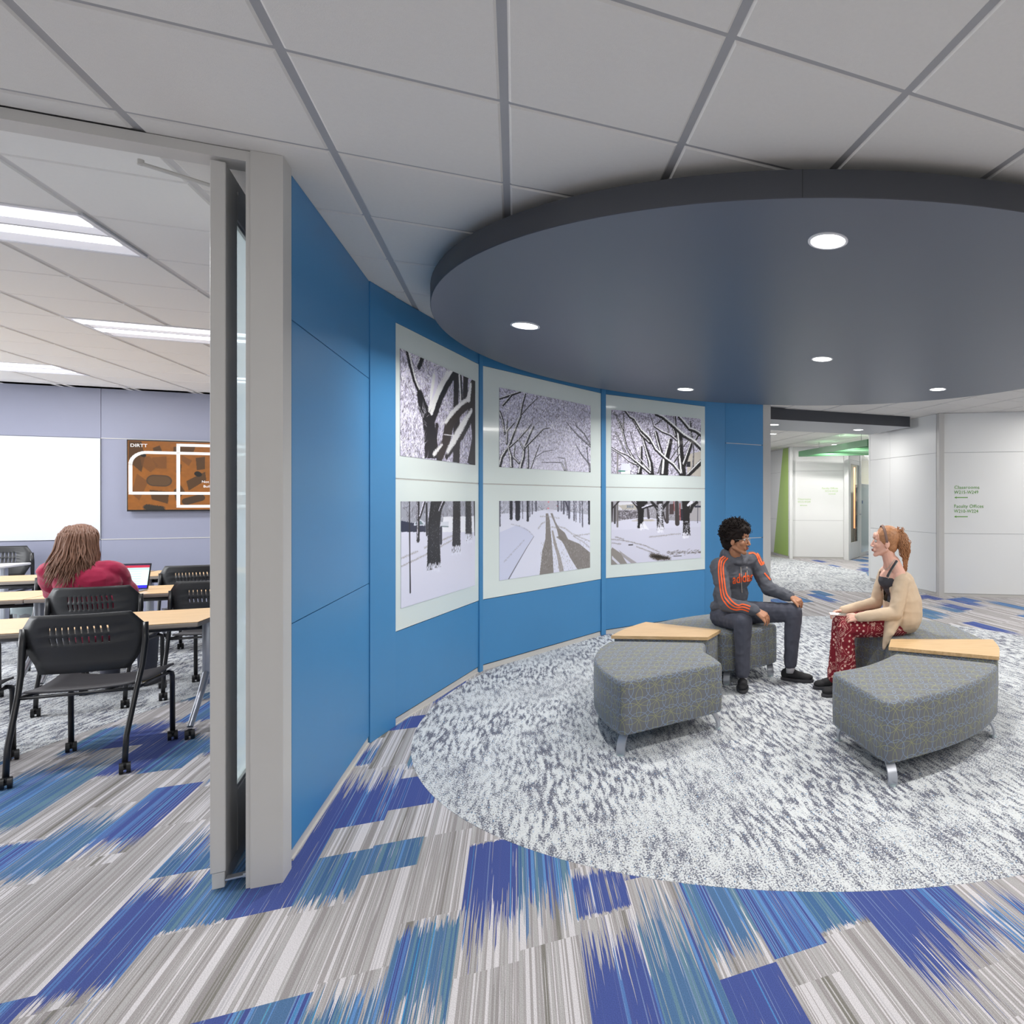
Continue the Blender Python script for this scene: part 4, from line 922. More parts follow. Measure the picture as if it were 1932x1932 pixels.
def pic3u():
    c = Canvas(300, 190, 5, [(130, 122), (1800, 302), (1800, 1370), (130, 1325)]); c.base((160, 156, 172), (164, 160, 176), .35, 110, 70)
    c.twigs(3600, L=7, w=.65, dark=(40, 36, 42), light=(224, 222, 238)); c.poly([(1540, 960), (1800, 900), (1800, 1370), (1540, 1340)], (170, 164, 156)); c.poly([(1540, 1090), (1600, 1090), (1600, 1190), (1530, 1190)], (30, 30, 36)); c.poly([(310, 1265), (480, 1265), (480, 1325), (310, 1320)], (226, 226, 234)); c.line([(265, 1270), (380, 1270)], 12, (40, 110, 92)); c.line([(245, 900), (245, 1320)], 16, (120, 116, 118))
    c.poly([(320, 1130), (470, 1130), (500, 1260), (300, 1260)], (186, 188, 208))
    for p, r in [([(240, 290), (340, 520), (420, 830), (520, 1000), (640, 1180)], [12, 20, 20, 26, 30]), ([(180, 180), (340, 430)], [12, 14]), ([(210, 540), (290, 700), (400, 940), (470, 1010)], [12, 14, 14, 14]), ([(360, 200), (355, 500)], [10, 16]), ([(650, 1320), (680, 1180), (690, 830)], [46, 40, 24]), ([(880, 1330), (860, 1130), (760, 800), (700, 590)], [50, 46, 30, 22]), ([(550, 330), (700, 590), (850, 740)], [26, 34, 30]), ([(960, 560), (1020, 800), (1080, 980)], [34, 34, 34]), ([(1110, 1340), (1130, 1100), (1200, 860), (1240, 700)], [80, 70, 46, 34]), ([(1290, 480), (1330, 620)], [24, 24]), ([(1390, 560), (1410, 760), (1420, 1000), (1460, 1340)], [62, 52, 62, 66]), ([(1480, 1150), (1560, 930), (1620, 760), (1600, 350)], [44, 38, 32, 14]), ([(1310, 270), (1330, 420)], [26, 16]), ([(1545, 1350), (1640, 1230), (1660, 980), (1650, 760), (1620, 560)], [18, 18, 10, 8, 10]), ([(1210, 1080), (1330, 900), (1400, 800)], [10, 12, 10]), ([(1300, 1100), (1390, 960)], [14, 14]), ([(1750, 600), (1680, 720)], [20, 16]), ([(1480, 800), (1560, 700)], [12, 12]), ([(480, 540), (590, 900), (620, 980)], [8, 12, 14]), ([(950, 410), (1090, 300)], [8, 10]), ([(1570, 1340), (1800, 1100)], [30, 46]), ([(1170, 400), (1200, 560)], [12, 12]), ([(1000, 1300), (1060, 1080)], [14, 12]), ([(820, 480), (890, 700)], [10, 10])]: c.branch(p, r, (20, 17, 19), .55)
    for p, r in [([(390, 155), (480, 270), (560, 310), (690, 520), (850, 670), (960, 870), (1150, 1050), (1290, 1150), (1420, 1320)], [18, 20, 22, 26, 28, 28, 28, 30, 26]), ([(960, 220), (1100, 280), (1290, 440), (1480, 610), (1680, 730), (1800, 850)], [22, 28, 34, 36, 38, 40]), ([(1390, 270), (1480, 360), (1580, 490), (1700, 530), (1800, 600)], [22, 32, 30, 32, 34]), ([(880, 270), (930, 440), (1080, 540), (1250, 610), (1350, 700)], [8, 14, 20, 18, 18]), ([(140, 870), (320, 970), (460, 1090), (600, 1150)], [8, 12, 14, 20]), ([(140, 830), (300, 930), (440, 980), (640, 1130), (850, 1310)], [8, 10, 14, 26, 28]), ([(620, 990), (760, 1160), (860, 1270)], [12, 14, 16])]: c.branch(p, r, (18, 16, 18), 1.0, (.15, -1))
    return c
def pic3l():
    c = Canvas(300, 190, 6, [(122, 150), (1803, 150), (1800, 1222), (122, 1342)]); c.gain = 1.08; c.base((186, 184, 196), (198, 196, 206), .04, 20, 20)
    c.poly([(122, 150), (1803, 150), (1803, 560), (122, 560)], (150, 148, 156)); c.poly([(255, 165), (600, 165), (600, 320), (255, 320)], (206, 206, 214)); c.poly([(255, 230), (600, 200), (600, 310), (340, 310)], (176, 172, 164))
    for x in (430, 475, 520): c.poly([(x-18, 230), (x+18, 230), (x+18, 275), (x-18, 275)], (120, 128, 140))
    c.poly([(255, 320), (620, 320), (620, 480), (255, 490)], (98, 94, 100)); c.twigs(300, (.08, .14, .3, .32), L=8, dark=(70, 66, 72)); c.twigs(260, (.38, .1, .85, .34), L=8)
    c.poly([(1590, 180), (1803, 180), (1803, 520), (1590, 520)], (172, 168, 172)); c.line([(1690, 255), (1800, 255)], 16, (40, 42, 60))
    c.poly([(1210, 210), (1290, 200), (1290, 400), (1210, 400)], (70, 56, 58)); c.line([(1405, 200), (1408, 500)], 9, (150, 60, 58)); c.line([(1290, 160), (1300, 330)], 7, (140, 60, 56)); c.poly([(1420, 300), (1470, 300), (1470, 520), (1420, 520)], (36, 34, 46))
    c.poly([(122, 550), (350, 500), (760, 450), (960, 480), (1200, 510), (1803, 530), (1803, 1222), (122, 1342)], (206, 206, 222)); c.blend((c.Y/c.h > .45)*.5, (196, 196, 212))
    for _ in range(70): c.line([(c.rng.uniform(500, 960), 500+c.rng.uniform(-20, 30)), (c.rng.uniform(500, 960), 520)], 3, (176, 168, 156), .35)
    S0 = (228, 228, 240)
    c.line([(238, 150), (238, 625)], 17, (112, 108, 108)); c.line([(190, 240), (190, 560)], [20, 16], (60, 56, 58)); c.line([(140, 180), (140, 520)], [20, 8], (50, 46, 48)); c.line([(270, 150), (130, 300)], [14, 10], (40, 36, 38))
    c.line([(1170, 170), (1165, 540)], [26, 30], (66, 60, 62)); c.line([(1345, 180), (1355, 570)], [34, 42], (60, 54, 54)); c.line([(1130, 530), (1090, 360)], [12, 16], (56, 50, 52)); c.line([(800, 280), (820, 460)], [18, 24], (70, 66, 72)); c.line([(1742, 180), (1735, 560)], [5, 6], (70, 70, 86))
    c.branch([(520, 160), (600, 230), (660, 320)], [20, 30, 40], DK, .3); c.branch([(670, 160), (675, 350), (670, 520), (660, 660)], [80, 56, 52, 50], (20, 17, 19), 0); c.branch([(700, 290), (800, 250), (920, 220)], [20, 26, 22], DK, 1.0, (0, -1)); c.branch([(740, 190), (800, 170)], [34, 20], DK, 0)
    c.line([(720, 560), (760, 640), (820, 680)], [24, 30, 8], S0, .8)
    c.branch([(870, 160), (960, 260), (1010, 330)], [22, 30, 40], DK, 0); c.branch([(1190, 160), (1120, 230), (1060, 320)], [24, 26, 30], DK, 0); c.branch([(1030, 160), (1025, 400), (1035, 600), (1045, 690)], [60, 62, 60, 66], (34, 30, 32), 0)
    c.branch([(1520, 160), (1525, 400), (1525, 640), (1530, 800)], [80, 62, 62, 74], (22, 19, 20), 0); c.branch([(1600, 350), (1640, 240), (1740, 160)], [26, 30, 26], DK, 0); c.line([(1555, 230), (1620, 170)], [20, 30], S0)
    for _ in range(420):
        x = 1035+c.rng.gauss(0, 26); y = c.rng.uniform(200, 700); q = c.P(x, y); c.seg(q[0], q[1], q[0]+1, q[1], .6, .6, S0, .9)
    for x, y, w in ((1045, 690, 60), (1530, 800, 70), (700, 640, 40)):
        for _ in range(60): a = c.rng.uniform(-w, w); b = c.rng.uniform(-70, 30); c.line([(x+a, y+b), (x+a, y+b+26)], 5, S0, .8)
    for _ in range(60): q = c.P(1525+c.rng.gauss(0, 30), c.rng.uniform(520, 760)); c.seg(q[0], q[1], q[0]+1, q[1]+1, .6, .6, S0, .9)
    c.line([(840, 820), (1050, 800), (1250, 775), (1410, 765)], 8, (140, 134, 136), .7, rough=5)
    for p in ([(130, 865), (340, 880), (560, 930), (760, 985), (1020, 1105)], [(200, 815), (345, 855)], [(140, 930), (300, 950)], [(600, 1000), (860, 1100)]): c.line(p, 7, (120, 114, 112), .75, rough=4)
    c.poly([(140, 1010), (300, 1120), (420, 1320), (122, 1342), (122, 1050)], (130, 124, 118), .9); c.poly([(260, 1060), (420, 1180), (600, 1300), (500, 1315), (330, 1180)], (150, 144, 144), .8); c.poly([(140, 1170), (300, 1330), (250, 1335), (140, 1230)], (200, 200, 212))
    c.line([(880, 1165), (1000, 1200), (1200, 1225)], [50, 55, 34], (66, 56, 46), .85, rough=8); c.line([(900, 1180), (1160, 1215)], [24, 20], (26, 20, 16), .9, rough=6); c.line([(450, 968), (520, 965)], 10, (44, 38, 38))
    for _ in range(160): x = c.rng.uniform(1150, 1800); y = 1120+c.rng.gauss(0, 22)-(x-1150)*.02; c.line([(x, y), (x+24, y-6)], 4, (90, 82, 78), .5)
    c.line([(1290, 1180), (1430, 1175)], 8, (60, 54, 50), .8); return c
W2_, W3_, W4_, W5_, W6_, W7_ = WALLP[2], WALLP[3], WALLP[4], WALLP[5], WALLP[6], WALLP[7]
for fn, a, b, t0, t1, z0, z1, lab in [
    (pic1u, W2_, W3_, .055, 1.224, 1.797, 2.516, 'upper left snowy picture with a forked dark tree trunk on the blue curved wall'),
    (pic1l, W2_, W3_, .064, 1.218, .769, 1.489, 'lower left snowy picture with a thick trunk and parked dark cars'),
    (pic2u, W4_, W5_, .183, 1.383, 1.796, 2.515, 'upper middle picture of frosted branches arching over a street'),
    (pic2l, W4_, W5_, .183, 1.374, .770, 1.490, 'lower middle picture of a snowy road with two dark tyre tracks'),
    (pic3u, W6_, W7_, .070, 1.274, 1.794, 2.514, 'upper right picture of dense crossing snow-covered branches'),
    (pic3l, W6_, W7_, .068, 1.274, .771, 1.485, 'lower right picture of three trunks on a snowy lawn beside the road')]:
    tag(fn().mesh('picture', a, b, t0, t1, z0, z1), lab, 'picture', 'snowy street pictures on the curved wall')
# ------------------------------------------------------------------ classroom display
def tvl(u, v, yl=10.40):     # local x and height on the plane of the screen
    k = (u-1515)/1190; Z = yl/(-k*SA+CA); return k*Z*CA+Z*SA, EYE-(v-943)*Z/1190
TVA = LW(-4.31, 10.40); TVB = LW(-2.76, 10.40); TW = 1.55; tz0, tz1 = 1.358, 2.235
tv = thing('television', 'black flat display showing a brown image with white line graphics on the lavender wall', 'television', (*LW(-3.535, 10.44), 1.8), ROT)
mb = MB(); mb.bbox((-TW/2, -.04, tz0-1.8), (TW/2, .03, tz1-1.8), .005); mb.obj('casing', M['screen_black'], tv)
c = Canvas(380, 216, 9, [(970, 935), (2300, 960), (2300, 1420), (968, 1455)])
c.gain = 1.0; c.base((118, 70, 22), (124, 74, 24), .08, 30, 20)
B1, B2 = (56, 38, 20), (88, 54, 24)
for p in ([(975, 940), (1090, 940), (1120, 1060), (1090, 1170), (975, 1090)], [(1190, 990), (1250, 970), (1270, 1010), (1200, 1030)], [(1370, 980), (1560, 975), (1540, 1020), (1370, 1030)], [(1400, 1100), (1440, 1110), (1430, 1180), (1390, 1170)], [(1370, 1300), (1430, 1260), (1470, 1310), (1390, 1380)], [(1560, 1060), (1640, 1050), (1640, 1140), (1570, 1150)], [(1160, 1300), (1330, 1310), (1320, 1400), (1180, 1370)], [(1480, 1230), (1640, 1160), (1650, 1220), (1500, 1300)], [(1700, 1000), (1900, 1050), (1880, 1200), (1720, 1150)], [(1950, 1300), (2200, 1250), (2200, 1400), (1980, 1400)]): c.poly(p, B1, .85)
for p in ([(1050, 1180), (1150, 1240), (1070, 1380), (1000, 1330)], [(1180, 1060), (1310, 1050), (1310, 1140), (1220, 1140)], [(1440, 1040), (1530, 1080), (1500, 1120), (1440, 1080)], [(1800, 1250), (1900, 1280), (1870, 1400), (1780, 1380)], [(1080, 1060), (1160, 1050), (1240, 1120), (1170, 1170), (1090, 1120)]): c.poly(p, B2, .7)
c.line([(1200, 1230), (1290, 1232)], 42, (60, 44, 30)); c.line([(1200, 1230), (1290, 1232)], 34, (76, 54, 32)); c.line([(1100, 1040), (1112, 1046)], 14, (20, 16, 12)); c.line([(1575, 1175), (1585, 1180)], 20, (24, 18, 12)); c.line([(1140, 1430), (1260, 1440)], 22, (40, 34, 26), rough=4); c.line([(1480, 1380), (1600, 1350)], 26, (56, 40, 24))
c.mesh('screen_image', TVA, TVB, .014, TW-.014, tz0+.02, tz1-.012, .003, M['screen'], tv, .002)
o = tv.children[-1]; o.matrix_parent_inverse = (Matrix.Translation(tv.location) @ Matrix.Rotation(ROT, 4, 'Z')).inverted()
def z2(x, y): return (x/4.025, 600+y/4.025)
def tvp(x, y): a, b = tvl(*z2(x, y)); return (a+3.535, b-1.8)
mb = MB()
def strip(pts, w=.034):
    for (xa, ya), (xb, yb) in zip(pts[:-1], pts[1:]):
        d = Vector((xb-xa, yb-ya)); 
        if d.length < 1e-6: continue
        d.normalize(); n = Vector((-d.y, d.x))*w/2; e = d*w*.5
        q = [(xa-n.x-e.x, ya-n.y-e.y), (xb-n.x+e.x, yb-n.y+e.y), (xb+n.x+e.x, yb+n.y+e.y), (xa+n.x-e.x, ya+n.y-e.y)]
        mb.add([(x, -.0445, z) for x, z in q]+[(x, -.0435, z) for x, z in q], [(0, 1, 2, 3), (7, 6, 5, 4)])
x0, zb = tvp(992, 1330); _, zt = tvp(1075, 1020); xr = -x0-.06
r_ = .15; arc = [(x0+r_-r_*math.cos(a), zt-r_+r_*math.sin(a)) for a in [PI/2*i/8 for i in range(9)]]
strip([(xr, zt)]+arc[::-1]+[(x0, zb), (xr, zb)]+[(xr, zt)])
xm, zt2 = tvp(1355, 965); _, zb2 = tvp(1350, 1430); strip([(xm, zt2), (.45, zt2)]); strip([(xm, zt2), (xm, zb2), (.45, zb2), (.45, zt2)])
mb.obj('screen_lines', M['white_text'], tv)
for txt, x, y, sz in (('DIRTT', 990, 978, .056), ('Not just', 1533, 1252, .043), ('Building', 1545, 1287, .043)):
    me_ = text_mesh(txt, sz, .0005); me_.transform(frame_matrix((0, 0, 0), (1, 0, 0), (0, 0, 1))); a, b = tvp(x, y); me_.transform(Matrix.Translation((a, -.0455, b))); me_.materials.append(M['white_text']); link('screen_lettering', me_, tv)
# ------------------------------------------------------------------ upholstered seats and wedge tables
def catmull(pts, n=8):
    out = []
    for i in range(len(pts)-1):
        p0 = Vector(pts[max(i-1, 0)]); p1 = Vector(pts[i]); p2 = Vector(pts[i+1]); p3 = Vector(pts[min(i+2, len(pts)-1)])
        for k in range(n):
            t = k/n; out.append(tuple(.5*((2*p1)+(p2-p0)*t+(2*p0-5*p1+4*p2-p3)*t*t+(3*p1-p0-3*p2+p3)*t**3)))
    out.append(tuple(pts[-1])); return out
def outline(edges):       # edges: list of point lists; corners get rounded
    pts = []
    for e in edges:
        c = catmull(e, 10) if len(e) > 2 else [tuple(Vector(e[0])+(Vector(e[1])-Vector(e[0]))*k/12) for k in range(13)]
        pts += c[:-1]
    return pts
def offset_poly(pts, d):
    n = len(pts); out = []
    a = sum(pts[i][0]*pts[(i+1) % n][1]-pts[(i+1) % n][0]*pts[i][1] for i in range(n)); sg = 1 if a > 0 else -1
    for i in range(n):
        p = Vector(pts[i-1]); q = Vector(pts[i]); r = Vector(pts[(i+1) % n])
        u = (q-p).normalized(); v = (r-q).normalized(); n1 = Vector((-u.y, u.x)); n2 = Vector((-v.y, v.x)); m = (n1+n2)
        m = m/(max(m.length_squared, .2))*2*.5*2 if m.length > 1e-6 else n1
        out.append(tuple(q+m*d*sg*.5*1.0))
    return out
def smooth_corners(pts, it=3):
    for _ in range(it):
        n = len(pts); pts = [((pts[i-1][0]+2*pts[i][0]+pts[(i+1) % n][0])/4, (pts[i-1][1]+2*pts[i][1]+pts[(i+1) % n][1])/4) for i in range(n)]
    return pts
def cushion(pts, z0, z1, name, m, parent, o, r=.035, crown=.012):
    pts = smooth_corners([(x-o[0], y-o[1]) for x, y in pts], 3); n = len(pts)
    a = sum(pts[i][0]*pts[(i+1) % n][1]-pts[(i+1) % n][0]*pts[i][1] for i in range(n))
    if a < 0: pts = pts[::-1]
    rows = []; uvr = []
    cx = sum(p[0] for p in pts)/n; cy = sum(p[1] for p in pts)/n
    arc = [0]
    for i in range(n): arc.append(arc[-1]+math.dist(pts[i], pts[(i+1) % n]))
    prof = [(.012, z0), (0, z0+.012), (-.004, (z0+z1)/2), (0, z1-r)] + [(r*(1-math.cos(b)), z1-r+r*math.sin(b)) for b in [PI/2*k/5 for k in range(1, 6)]]
    for d, z in prof: rows.append([(x, y, z) for x, y in offset_poly(pts, d)])
    base = offset_poly(pts, r)
    for k in range(1, 7):
        t = k/6.5; rows.append([(x+(cx-x)*t, y+(cy-y)*t, z1+crown*(1-(1-t)**2)) for x, y in base])
    vs = [p for rw in rows for p in rw]+[(cx, cy, z1+crown)]; fs = []; 
    for i in range(len(rows)-1):
        for k in range(n): b_ = (k+1) % n; fs.append((i*n+k, i*n+b_, (i+1)*n+b_, (i+1)*n+k))
    L = (len(rows)-1)*n
    for k in range(n): fs.append((L+k, L+(k+1) % n, len(vs)-1))
    fs.append(tuple(range(n-1, -1, -1)))
    me_ = bpy.data.meshes.new(name); me_.from_pydata(vs, [], fs); me_.materials.append(m); me_.polygons.foreach_set('use_smooth', [True]*len(fs))
    uv = me_.uv_layers.new(name='UVMap'); NS = 7
    for p in me_.polygons:
        for li in p.loop_indices:
            vi = me_.loops[li].vertex_index; i, k = divmod(vi, n); x, y, z = vs[vi]
            if p.index < NS*n:
                s_ = arc[k]; 
                if p.index % n == n-1 and k == 0: s_ = arc[n]
                uv.data[li].uv = (s_, z)
            else: uv.data[li].uv = (x, y)
    me_.update(); me_.set_sharp_from_angle(angle=math.radians(50))
    return link(name, me_, parent)
def curved_leg(t, p, o, d, name='leg'):     # flat bowed metal leg; d points outwards
    d = Vector((*d, 0)).normalized(); side = Vector((-d.y, d.x, 0)); c = Vector((p[0]-o[0], p[1]-o[1], 0)); mb = MB()
    prof = []
    for k in range(11):
        z = .125*k/10; off = -.045*(1-math.cos(k/10*PI/2))*1.0 + .012*math.sin(k/10*PI); prof.append((off, z))
    w = .026; th = .006; rows = []
    for off, z in prof: rows.append([c+d*(off+th)+side*w+Vector((0, 0, z)), c+d*(off+th)-side*w+Vector((0, 0, z)), c+d*(off-th)-side*w+Vector((0, 0, z)), c+d*(off-th)+side*w+Vector((0, 0, z))])
    mb.grid(rows, 0, True); n = len(rows); mb.add(rows[0], [(0, 1, 2, 3)]); mb.add(rows[-1], [(3, 2, 1, 0)])
    lg = mb.obj(name, M['chrome'], t, angle=30)
    mb = MB(); mb.box((c.x-.028, c.y-.028, 0), (c.x+.028, c.y+.028, .006)) if False else mb.cyl((c.x, c.y, .004), (0, 0, 1), .02, .007, 12); mb.obj('glide', M['frosted'], lg)
def ottoman(label, edges, legs, group='upholstered ottoman seats on the round carpet'):
    pts = outline(edges); o = (sum(p[0] for p in pts)/len(pts), sum(p[1] for p in pts)/len(pts))
    t = thing('ottoman', label, 'ottoman', (o[0], o[1], .001), 0, group)
    cushion(pts, .122, .437, 'upholstery', M['fabric'], t, o)
    for p, d in legs: curved_leg(t, p, o, d)
    return t
def wedge(label, edges, z=.462):
    pts = outline(edges); o = (sum(p[0] for p in pts)/len(pts), sum(p[1] for p in pts)/len(pts))
    t = thing('wedge_table', label, 'side table', (o[0], o[1], .001), 0, 'wedge tables between the ottomans')
    loc = [(x-o[0], y-o[1]) for x, y in pts]; mb = MB(); mb.prism(loc, z-.024, z); mb.obj('tabletop', M['wood'], t)
    ins = offset_poly(loc, .018); cushion([(x+o[0], y+o[1]) for x, y in ins], .122, z-.026, 'upholstery', M['fabric'], t, o, r=.008, crown=0)
    for k in (0, len(loc)//2):
        x, y = loc[k]; v = Vector((x, y)); q = v*.78; curved_leg(t, (q.x+o[0], q.y+o[1]), o, (v.x, v.y))
    return t
# left group
ottoman('nearest left grey ringed-fabric ottoman, in front of the left wedge table',
        [[(-1.05, 3.66), (-.52, 4.10)], [(-.52, 4.10), (-.60, 4.27), (-.70, 4.46), (-.72, 4.70)], [(-.72, 4.70), (-1.455, 4.755)], [(-1.455, 4.755), (-1.46, 4.50), (-1.40, 4.22), (-1.25, 3.92), (-1.05, 3.66)]],
        [((-1.067, 3.70), (-.2, -1)), ((-.56, 4.13), (1, -.2)), ((-1.40, 4.68), (-1, .2)), ((-.78, 4.66), (.5, .5))])
wedge('pale beech wedge table left, beside the ottoman the man sits on',
      [[(-.718, 4.762), (-.655, 5.03)], [(-.655, 5.03), (-1.336, 5.36)], [(-1.336, 5.36), (-1.43, 5.09), (-1.465, 4.815)], [(-1.465, 4.815), (-.718, 4.762)]])
ottoman('grey ringed-fabric ottoman under the seated man',
        [[(-.645, 5.045), (-.46, 5.12), (-.32, 5.22), (-.215, 5.37)], [(-.215, 5.37), (-.52, 6.02)], [(-.52, 6.02), (-.84, 5.90), (-1.11, 5.68), (-1.32, 5.385)], [(-1.32, 5.385), (-.645, 5.045)]],
        [((-.277, 5.36), (.4, -1)), ((-.62, 5.12), (0, -1)), ((-.58, 5.92), (.3, 1)), ((-1.22, 5.42), (-1, .2))])
# right group
ottoman('nearest right grey ringed-fabric ottoman, the largest in view',
        [[(.165, 3.89), (.435, 3.27)], [(.435, 3.27), (.80, 3.50), (1.08, 3.77), (1.275, 4.09)], [(1.275, 4.09), (.64, 4.37)], [(.64, 4.37), (.54, 4.22), (.38, 4.03), (.165, 3.89)]],
        [((.469, 3.31), (.3, -1)), ((.225, 3.93), (-1, -.2)), ((1.203, 3.99), (1, -.4)), ((1.225, 4.08), (1, .2)) if False else ((.66, 4.30), (.2, 1)), ((1.20, 4.06), (1, .2))][:4])
wedge('pale beech wedge table right, beside the ottoman the woman sits on',
      [[(.604, 4.45), (.655, 4.70)], [(.655, 4.70), (1.412, 4.69)], [(1.412, 4.69), (1.375, 4.42), (1.296, 4.17)], [(1.296, 4.17), (.604, 4.45)]])
ottoman('grey ringed-fabric ottoman under the seated woman',
        [[(.66, 4.72), (.60, 4.90), (.50, 5.06), (.40, 5.17)], [(.40, 5.17), (.88, 5.70)], [(.88, 5.70), (1.15, 5.56), (1.30, 5.22), (1.40, 4.71)], [(1.40, 4.71), (.66, 4.72)]],
        [((.46, 5.16), (-1, -.2)), ((.68, 4.80), (-.5, -.8)), ((.90, 5.62), (0, 1)), ((1.33, 4.80), (1, 0))])
# ------------------------------------------------------------------ classroom chairs and desks
def caster(parent, p, r=.029, name='caster', rz=0.4):
    mb = MB(); x, y = p; ax = Vector((math.cos(rz), math.sin(rz), 0))
    for s in (-1, 1): mb.cyl(Vector((x, y, r))+ax*s*.014, ax, r, .017, 18)
    mb.cyl((x, y, r+.012), (0, 0, 1), .012, .04, 10); mb.cyl((x, y, r), ax, .012, .03, 10)
    mb.bbox((x-.010, y-.012, r+.004), (x+.010, y+.022, r+.028), .005)
    return mb.obj(name, M['rubber'], parent, angle=35)
def make_chair():
    t = thing('stacking_chair', 'x', 'chair')
    # backrest: a bent shell with two rows of slots
    zs_ = [.545, .60, .66, .69, .706, .747, .764, .803, .82, .85, .872]
    def hw(z):
        return np.interp(z, [.545, .66, .74, .80, .872], [.182, .236, .252, .245, .200])
    def yb(x, z): return -.115 - .055*((z-.545)/.33) + .85*x*x - (0.0 if z > .6 else .02*(.6-z)/.06)
    ns = 10; us = [-1, -.8]; 
    a0 = -.52
    for k in range(ns): us += [a0+k*.105, a0+k*.105+.032]
    us += [.85, 1]
    us = sorted(us); rows = []
    holes = set()
    for i in range(len(zs_)-1):
        for k in range(len(us)-1):
            if us[k] in [a0+q*.105 for q in range(ns)] and (zs_[i], zs_[i+1]) in ((.706, .747), (.764, .803)): holes.add((i, k))
    vs = [[(us[k]*hw(z), yb(us[k]*hw(z), z), z) for k in range(len(us))] for z in zs_]
    n = len(us); V_ = [p for r_ in vs for p in r_]; F_ = []
    for i in range(len(zs_)-1):
        for k in range(n-1):
            if (i, k) in holes: continue
            F_.append((i*n+k, (i+1)*n+k, (i+1)*n+k+1, i*n+k+1))
    me_ = bpy.data.meshes.new('backrest'); me_.from_pydata(V_, [], F_); me_.materials.append(M['black_plastic']); me_.polygons.foreach_set('use_smooth', [True]*len(F_)); me_.update()
    o = link('backrest', me_, t); md = o.modifiers.new('thickness', 'SOLIDIFY'); md.thickness = .007; md.offset = 0
    # seat shell
    rows = []
    for j in range(11):
        v = j/10; y = -.165 + .405*v; rows.append([])
        for i in range(11):
            u = i/5-1; w = .215+.03*v; z = .452 + .010*u*u + (-.018*math.sin(PI*min(v*1.1, 1))) + (.012*abs(u)**3*v) - (.02*max(0, v-.85)/.15*(1-abs(u)))
            rows[-1].append((u*w, y, z))
    mb = MB(); mb.grid([list(reversed(r_)) for r_ in rows]); o = mb.obj('seat', M['seat_grey'], t, smooth=True); md = o.modifiers.new('thickness', 'SOLIDIFY'); md.thickness = .012; md.offset = -1
    for s in (-1, 1):
        mb = MB(); pts = [(s*.244, -.100, .80), (s*.248, -.105, .70), (s*.243, -.125, .56), (s*.236, -.165, .44), (s*.229, -.252, .20), (s*.228, -.265, .06)]
        mb.tube(pts, [.016, .015, .0135, .0125, .0125, .0125], 10); lg = mb.obj('rear_leg', M['black_metal'], t, smooth=True); caster(lg, (s*.228, -.265))
        mb = MB(); mb.tube([(s*.225, .215, .435), (s*.228, .25, .425), (s*.228, .262, .40), (s*.228, .265, .06)], .0125, 10); lg = mb.obj('front_leg', M['black_metal'], t, smooth=True); caster(lg, (s*.228, .265))
        mb = MB(); mb.tube([(s*.234, -.165, .44), (s*.222, 0, .434), (s*.225, .22, .43)], .010, 8); mb.obj('seat_rail', M['black_metal'], t, smooth=True)
    mb = MB(); mb.tube([(-.234, -.165, .438), (.234, -.165, .438)], .009, 8); mb.obj('cross_bar', M['black_metal'], t, smooth=True)
    return t
CH = make_chair()
seats = [(-2.18, 4.96, 0.0, 'nearest black slotted chair in full view at the left edge, back turned', 1),
 (-2.86, 4.93, .02, 'black chair cut off at the left edge beside the nearest chair', 1),
 (-2.79, 6.43, .0, 'black slotted chair the woman in the raspberry sweater sits on', 1),
 (-2.17, 6.54, .0, 'black chair at the second desk, next to the open door stile', 1),
 (-2.83, 8.10, .02, 'black chair at the third desk, right behind the laptop as seen', 1),
 (-3.66, 8.10, -.02, 'black chair at the third desk, mostly hidden behind the long-haired woman', 1),
 (-3.79, 6.62, .03, 'black chair at the second desk, cut off by the left edge', 1),
 (-5.28, 10.05, PI+.15, 'tall dark chair behind the raised white table at the left edge', 1.12)]
for i, (x, y, r, lab, sc) in enumerate(seats):
    c_ = CH if i == 0 else copy_tree(CH); a, b = LW(x, y); c_.location = (a, b, .0); c_.rotation_euler = (0, 0, ROT+r); c_.scale = (sc,)*3; c_['label'] = lab; c_['group'] = 'black chairs on casters in the classroom'
def make_desk():
    t = thing('training_desk', 'x', 'desk'); w, d, h = 1.5, .63, .74
    mb = MB(); mb.box((-w/2, 0, h-.003), (w/2, d, h)); mb.obj('tabletop', M['wood'], t)
    mb = MB(); mb.bbox((-w/2-.002, -.002, h-.032), (w/2+.002, d+.002, h-.0032), .006); mb.obj('edge_band', M['edge_grey'], t)
    for s in (-1, 1):
        x = s*(w/2-.06); mb = MB(); mb.bbox((x-.022, d/2-.035, .28), (x+.022, d/2+.035, h-.034), .012)
        mb.tube([(x, d/2-.02, .36), (x, d/2-.10, .25), (x, .06, .075)], [.02, .018, .016], 12); mb.tube([(x, d/2+.02, .36), (x, d/2+.10, .25), (x, d-.02, .075)], [.02, .018, .016], 12)
        mb.box((x-.02, .08, h-.045), (x+.02, d-.08, h-.033)); lg = mb.obj('leg', M['chrome'], t, angle=40)
        caster(lg, (x, .055), .03); caster(lg, (x, d-.015), .03)
    mb = MB(); mb.tube([(-w/2+.08, d/2, .66), (w/2-.08, d/2, .66)], .018, 10); mb.obj('stretcher', M['black_metal'], t, smooth=True)
    return t
DK_ = make_desk()
desks = [(-2.55, 5.14, 'beech desk nearest the opening, with a silver forked leg beside the door stile'), (-2.66, 6.84, 'beech desk in the second row with the laptop on it'), (-4.17, 6.84, 'second-row beech desk cut off by the left edge, joined to the laptop desk'),
 (-2.75, 8.42, 'third-row beech desk on the right, partly behind the laptop'), (-4.28, 8.42, 'third-row beech desk at the left edge, above the waste bin')]
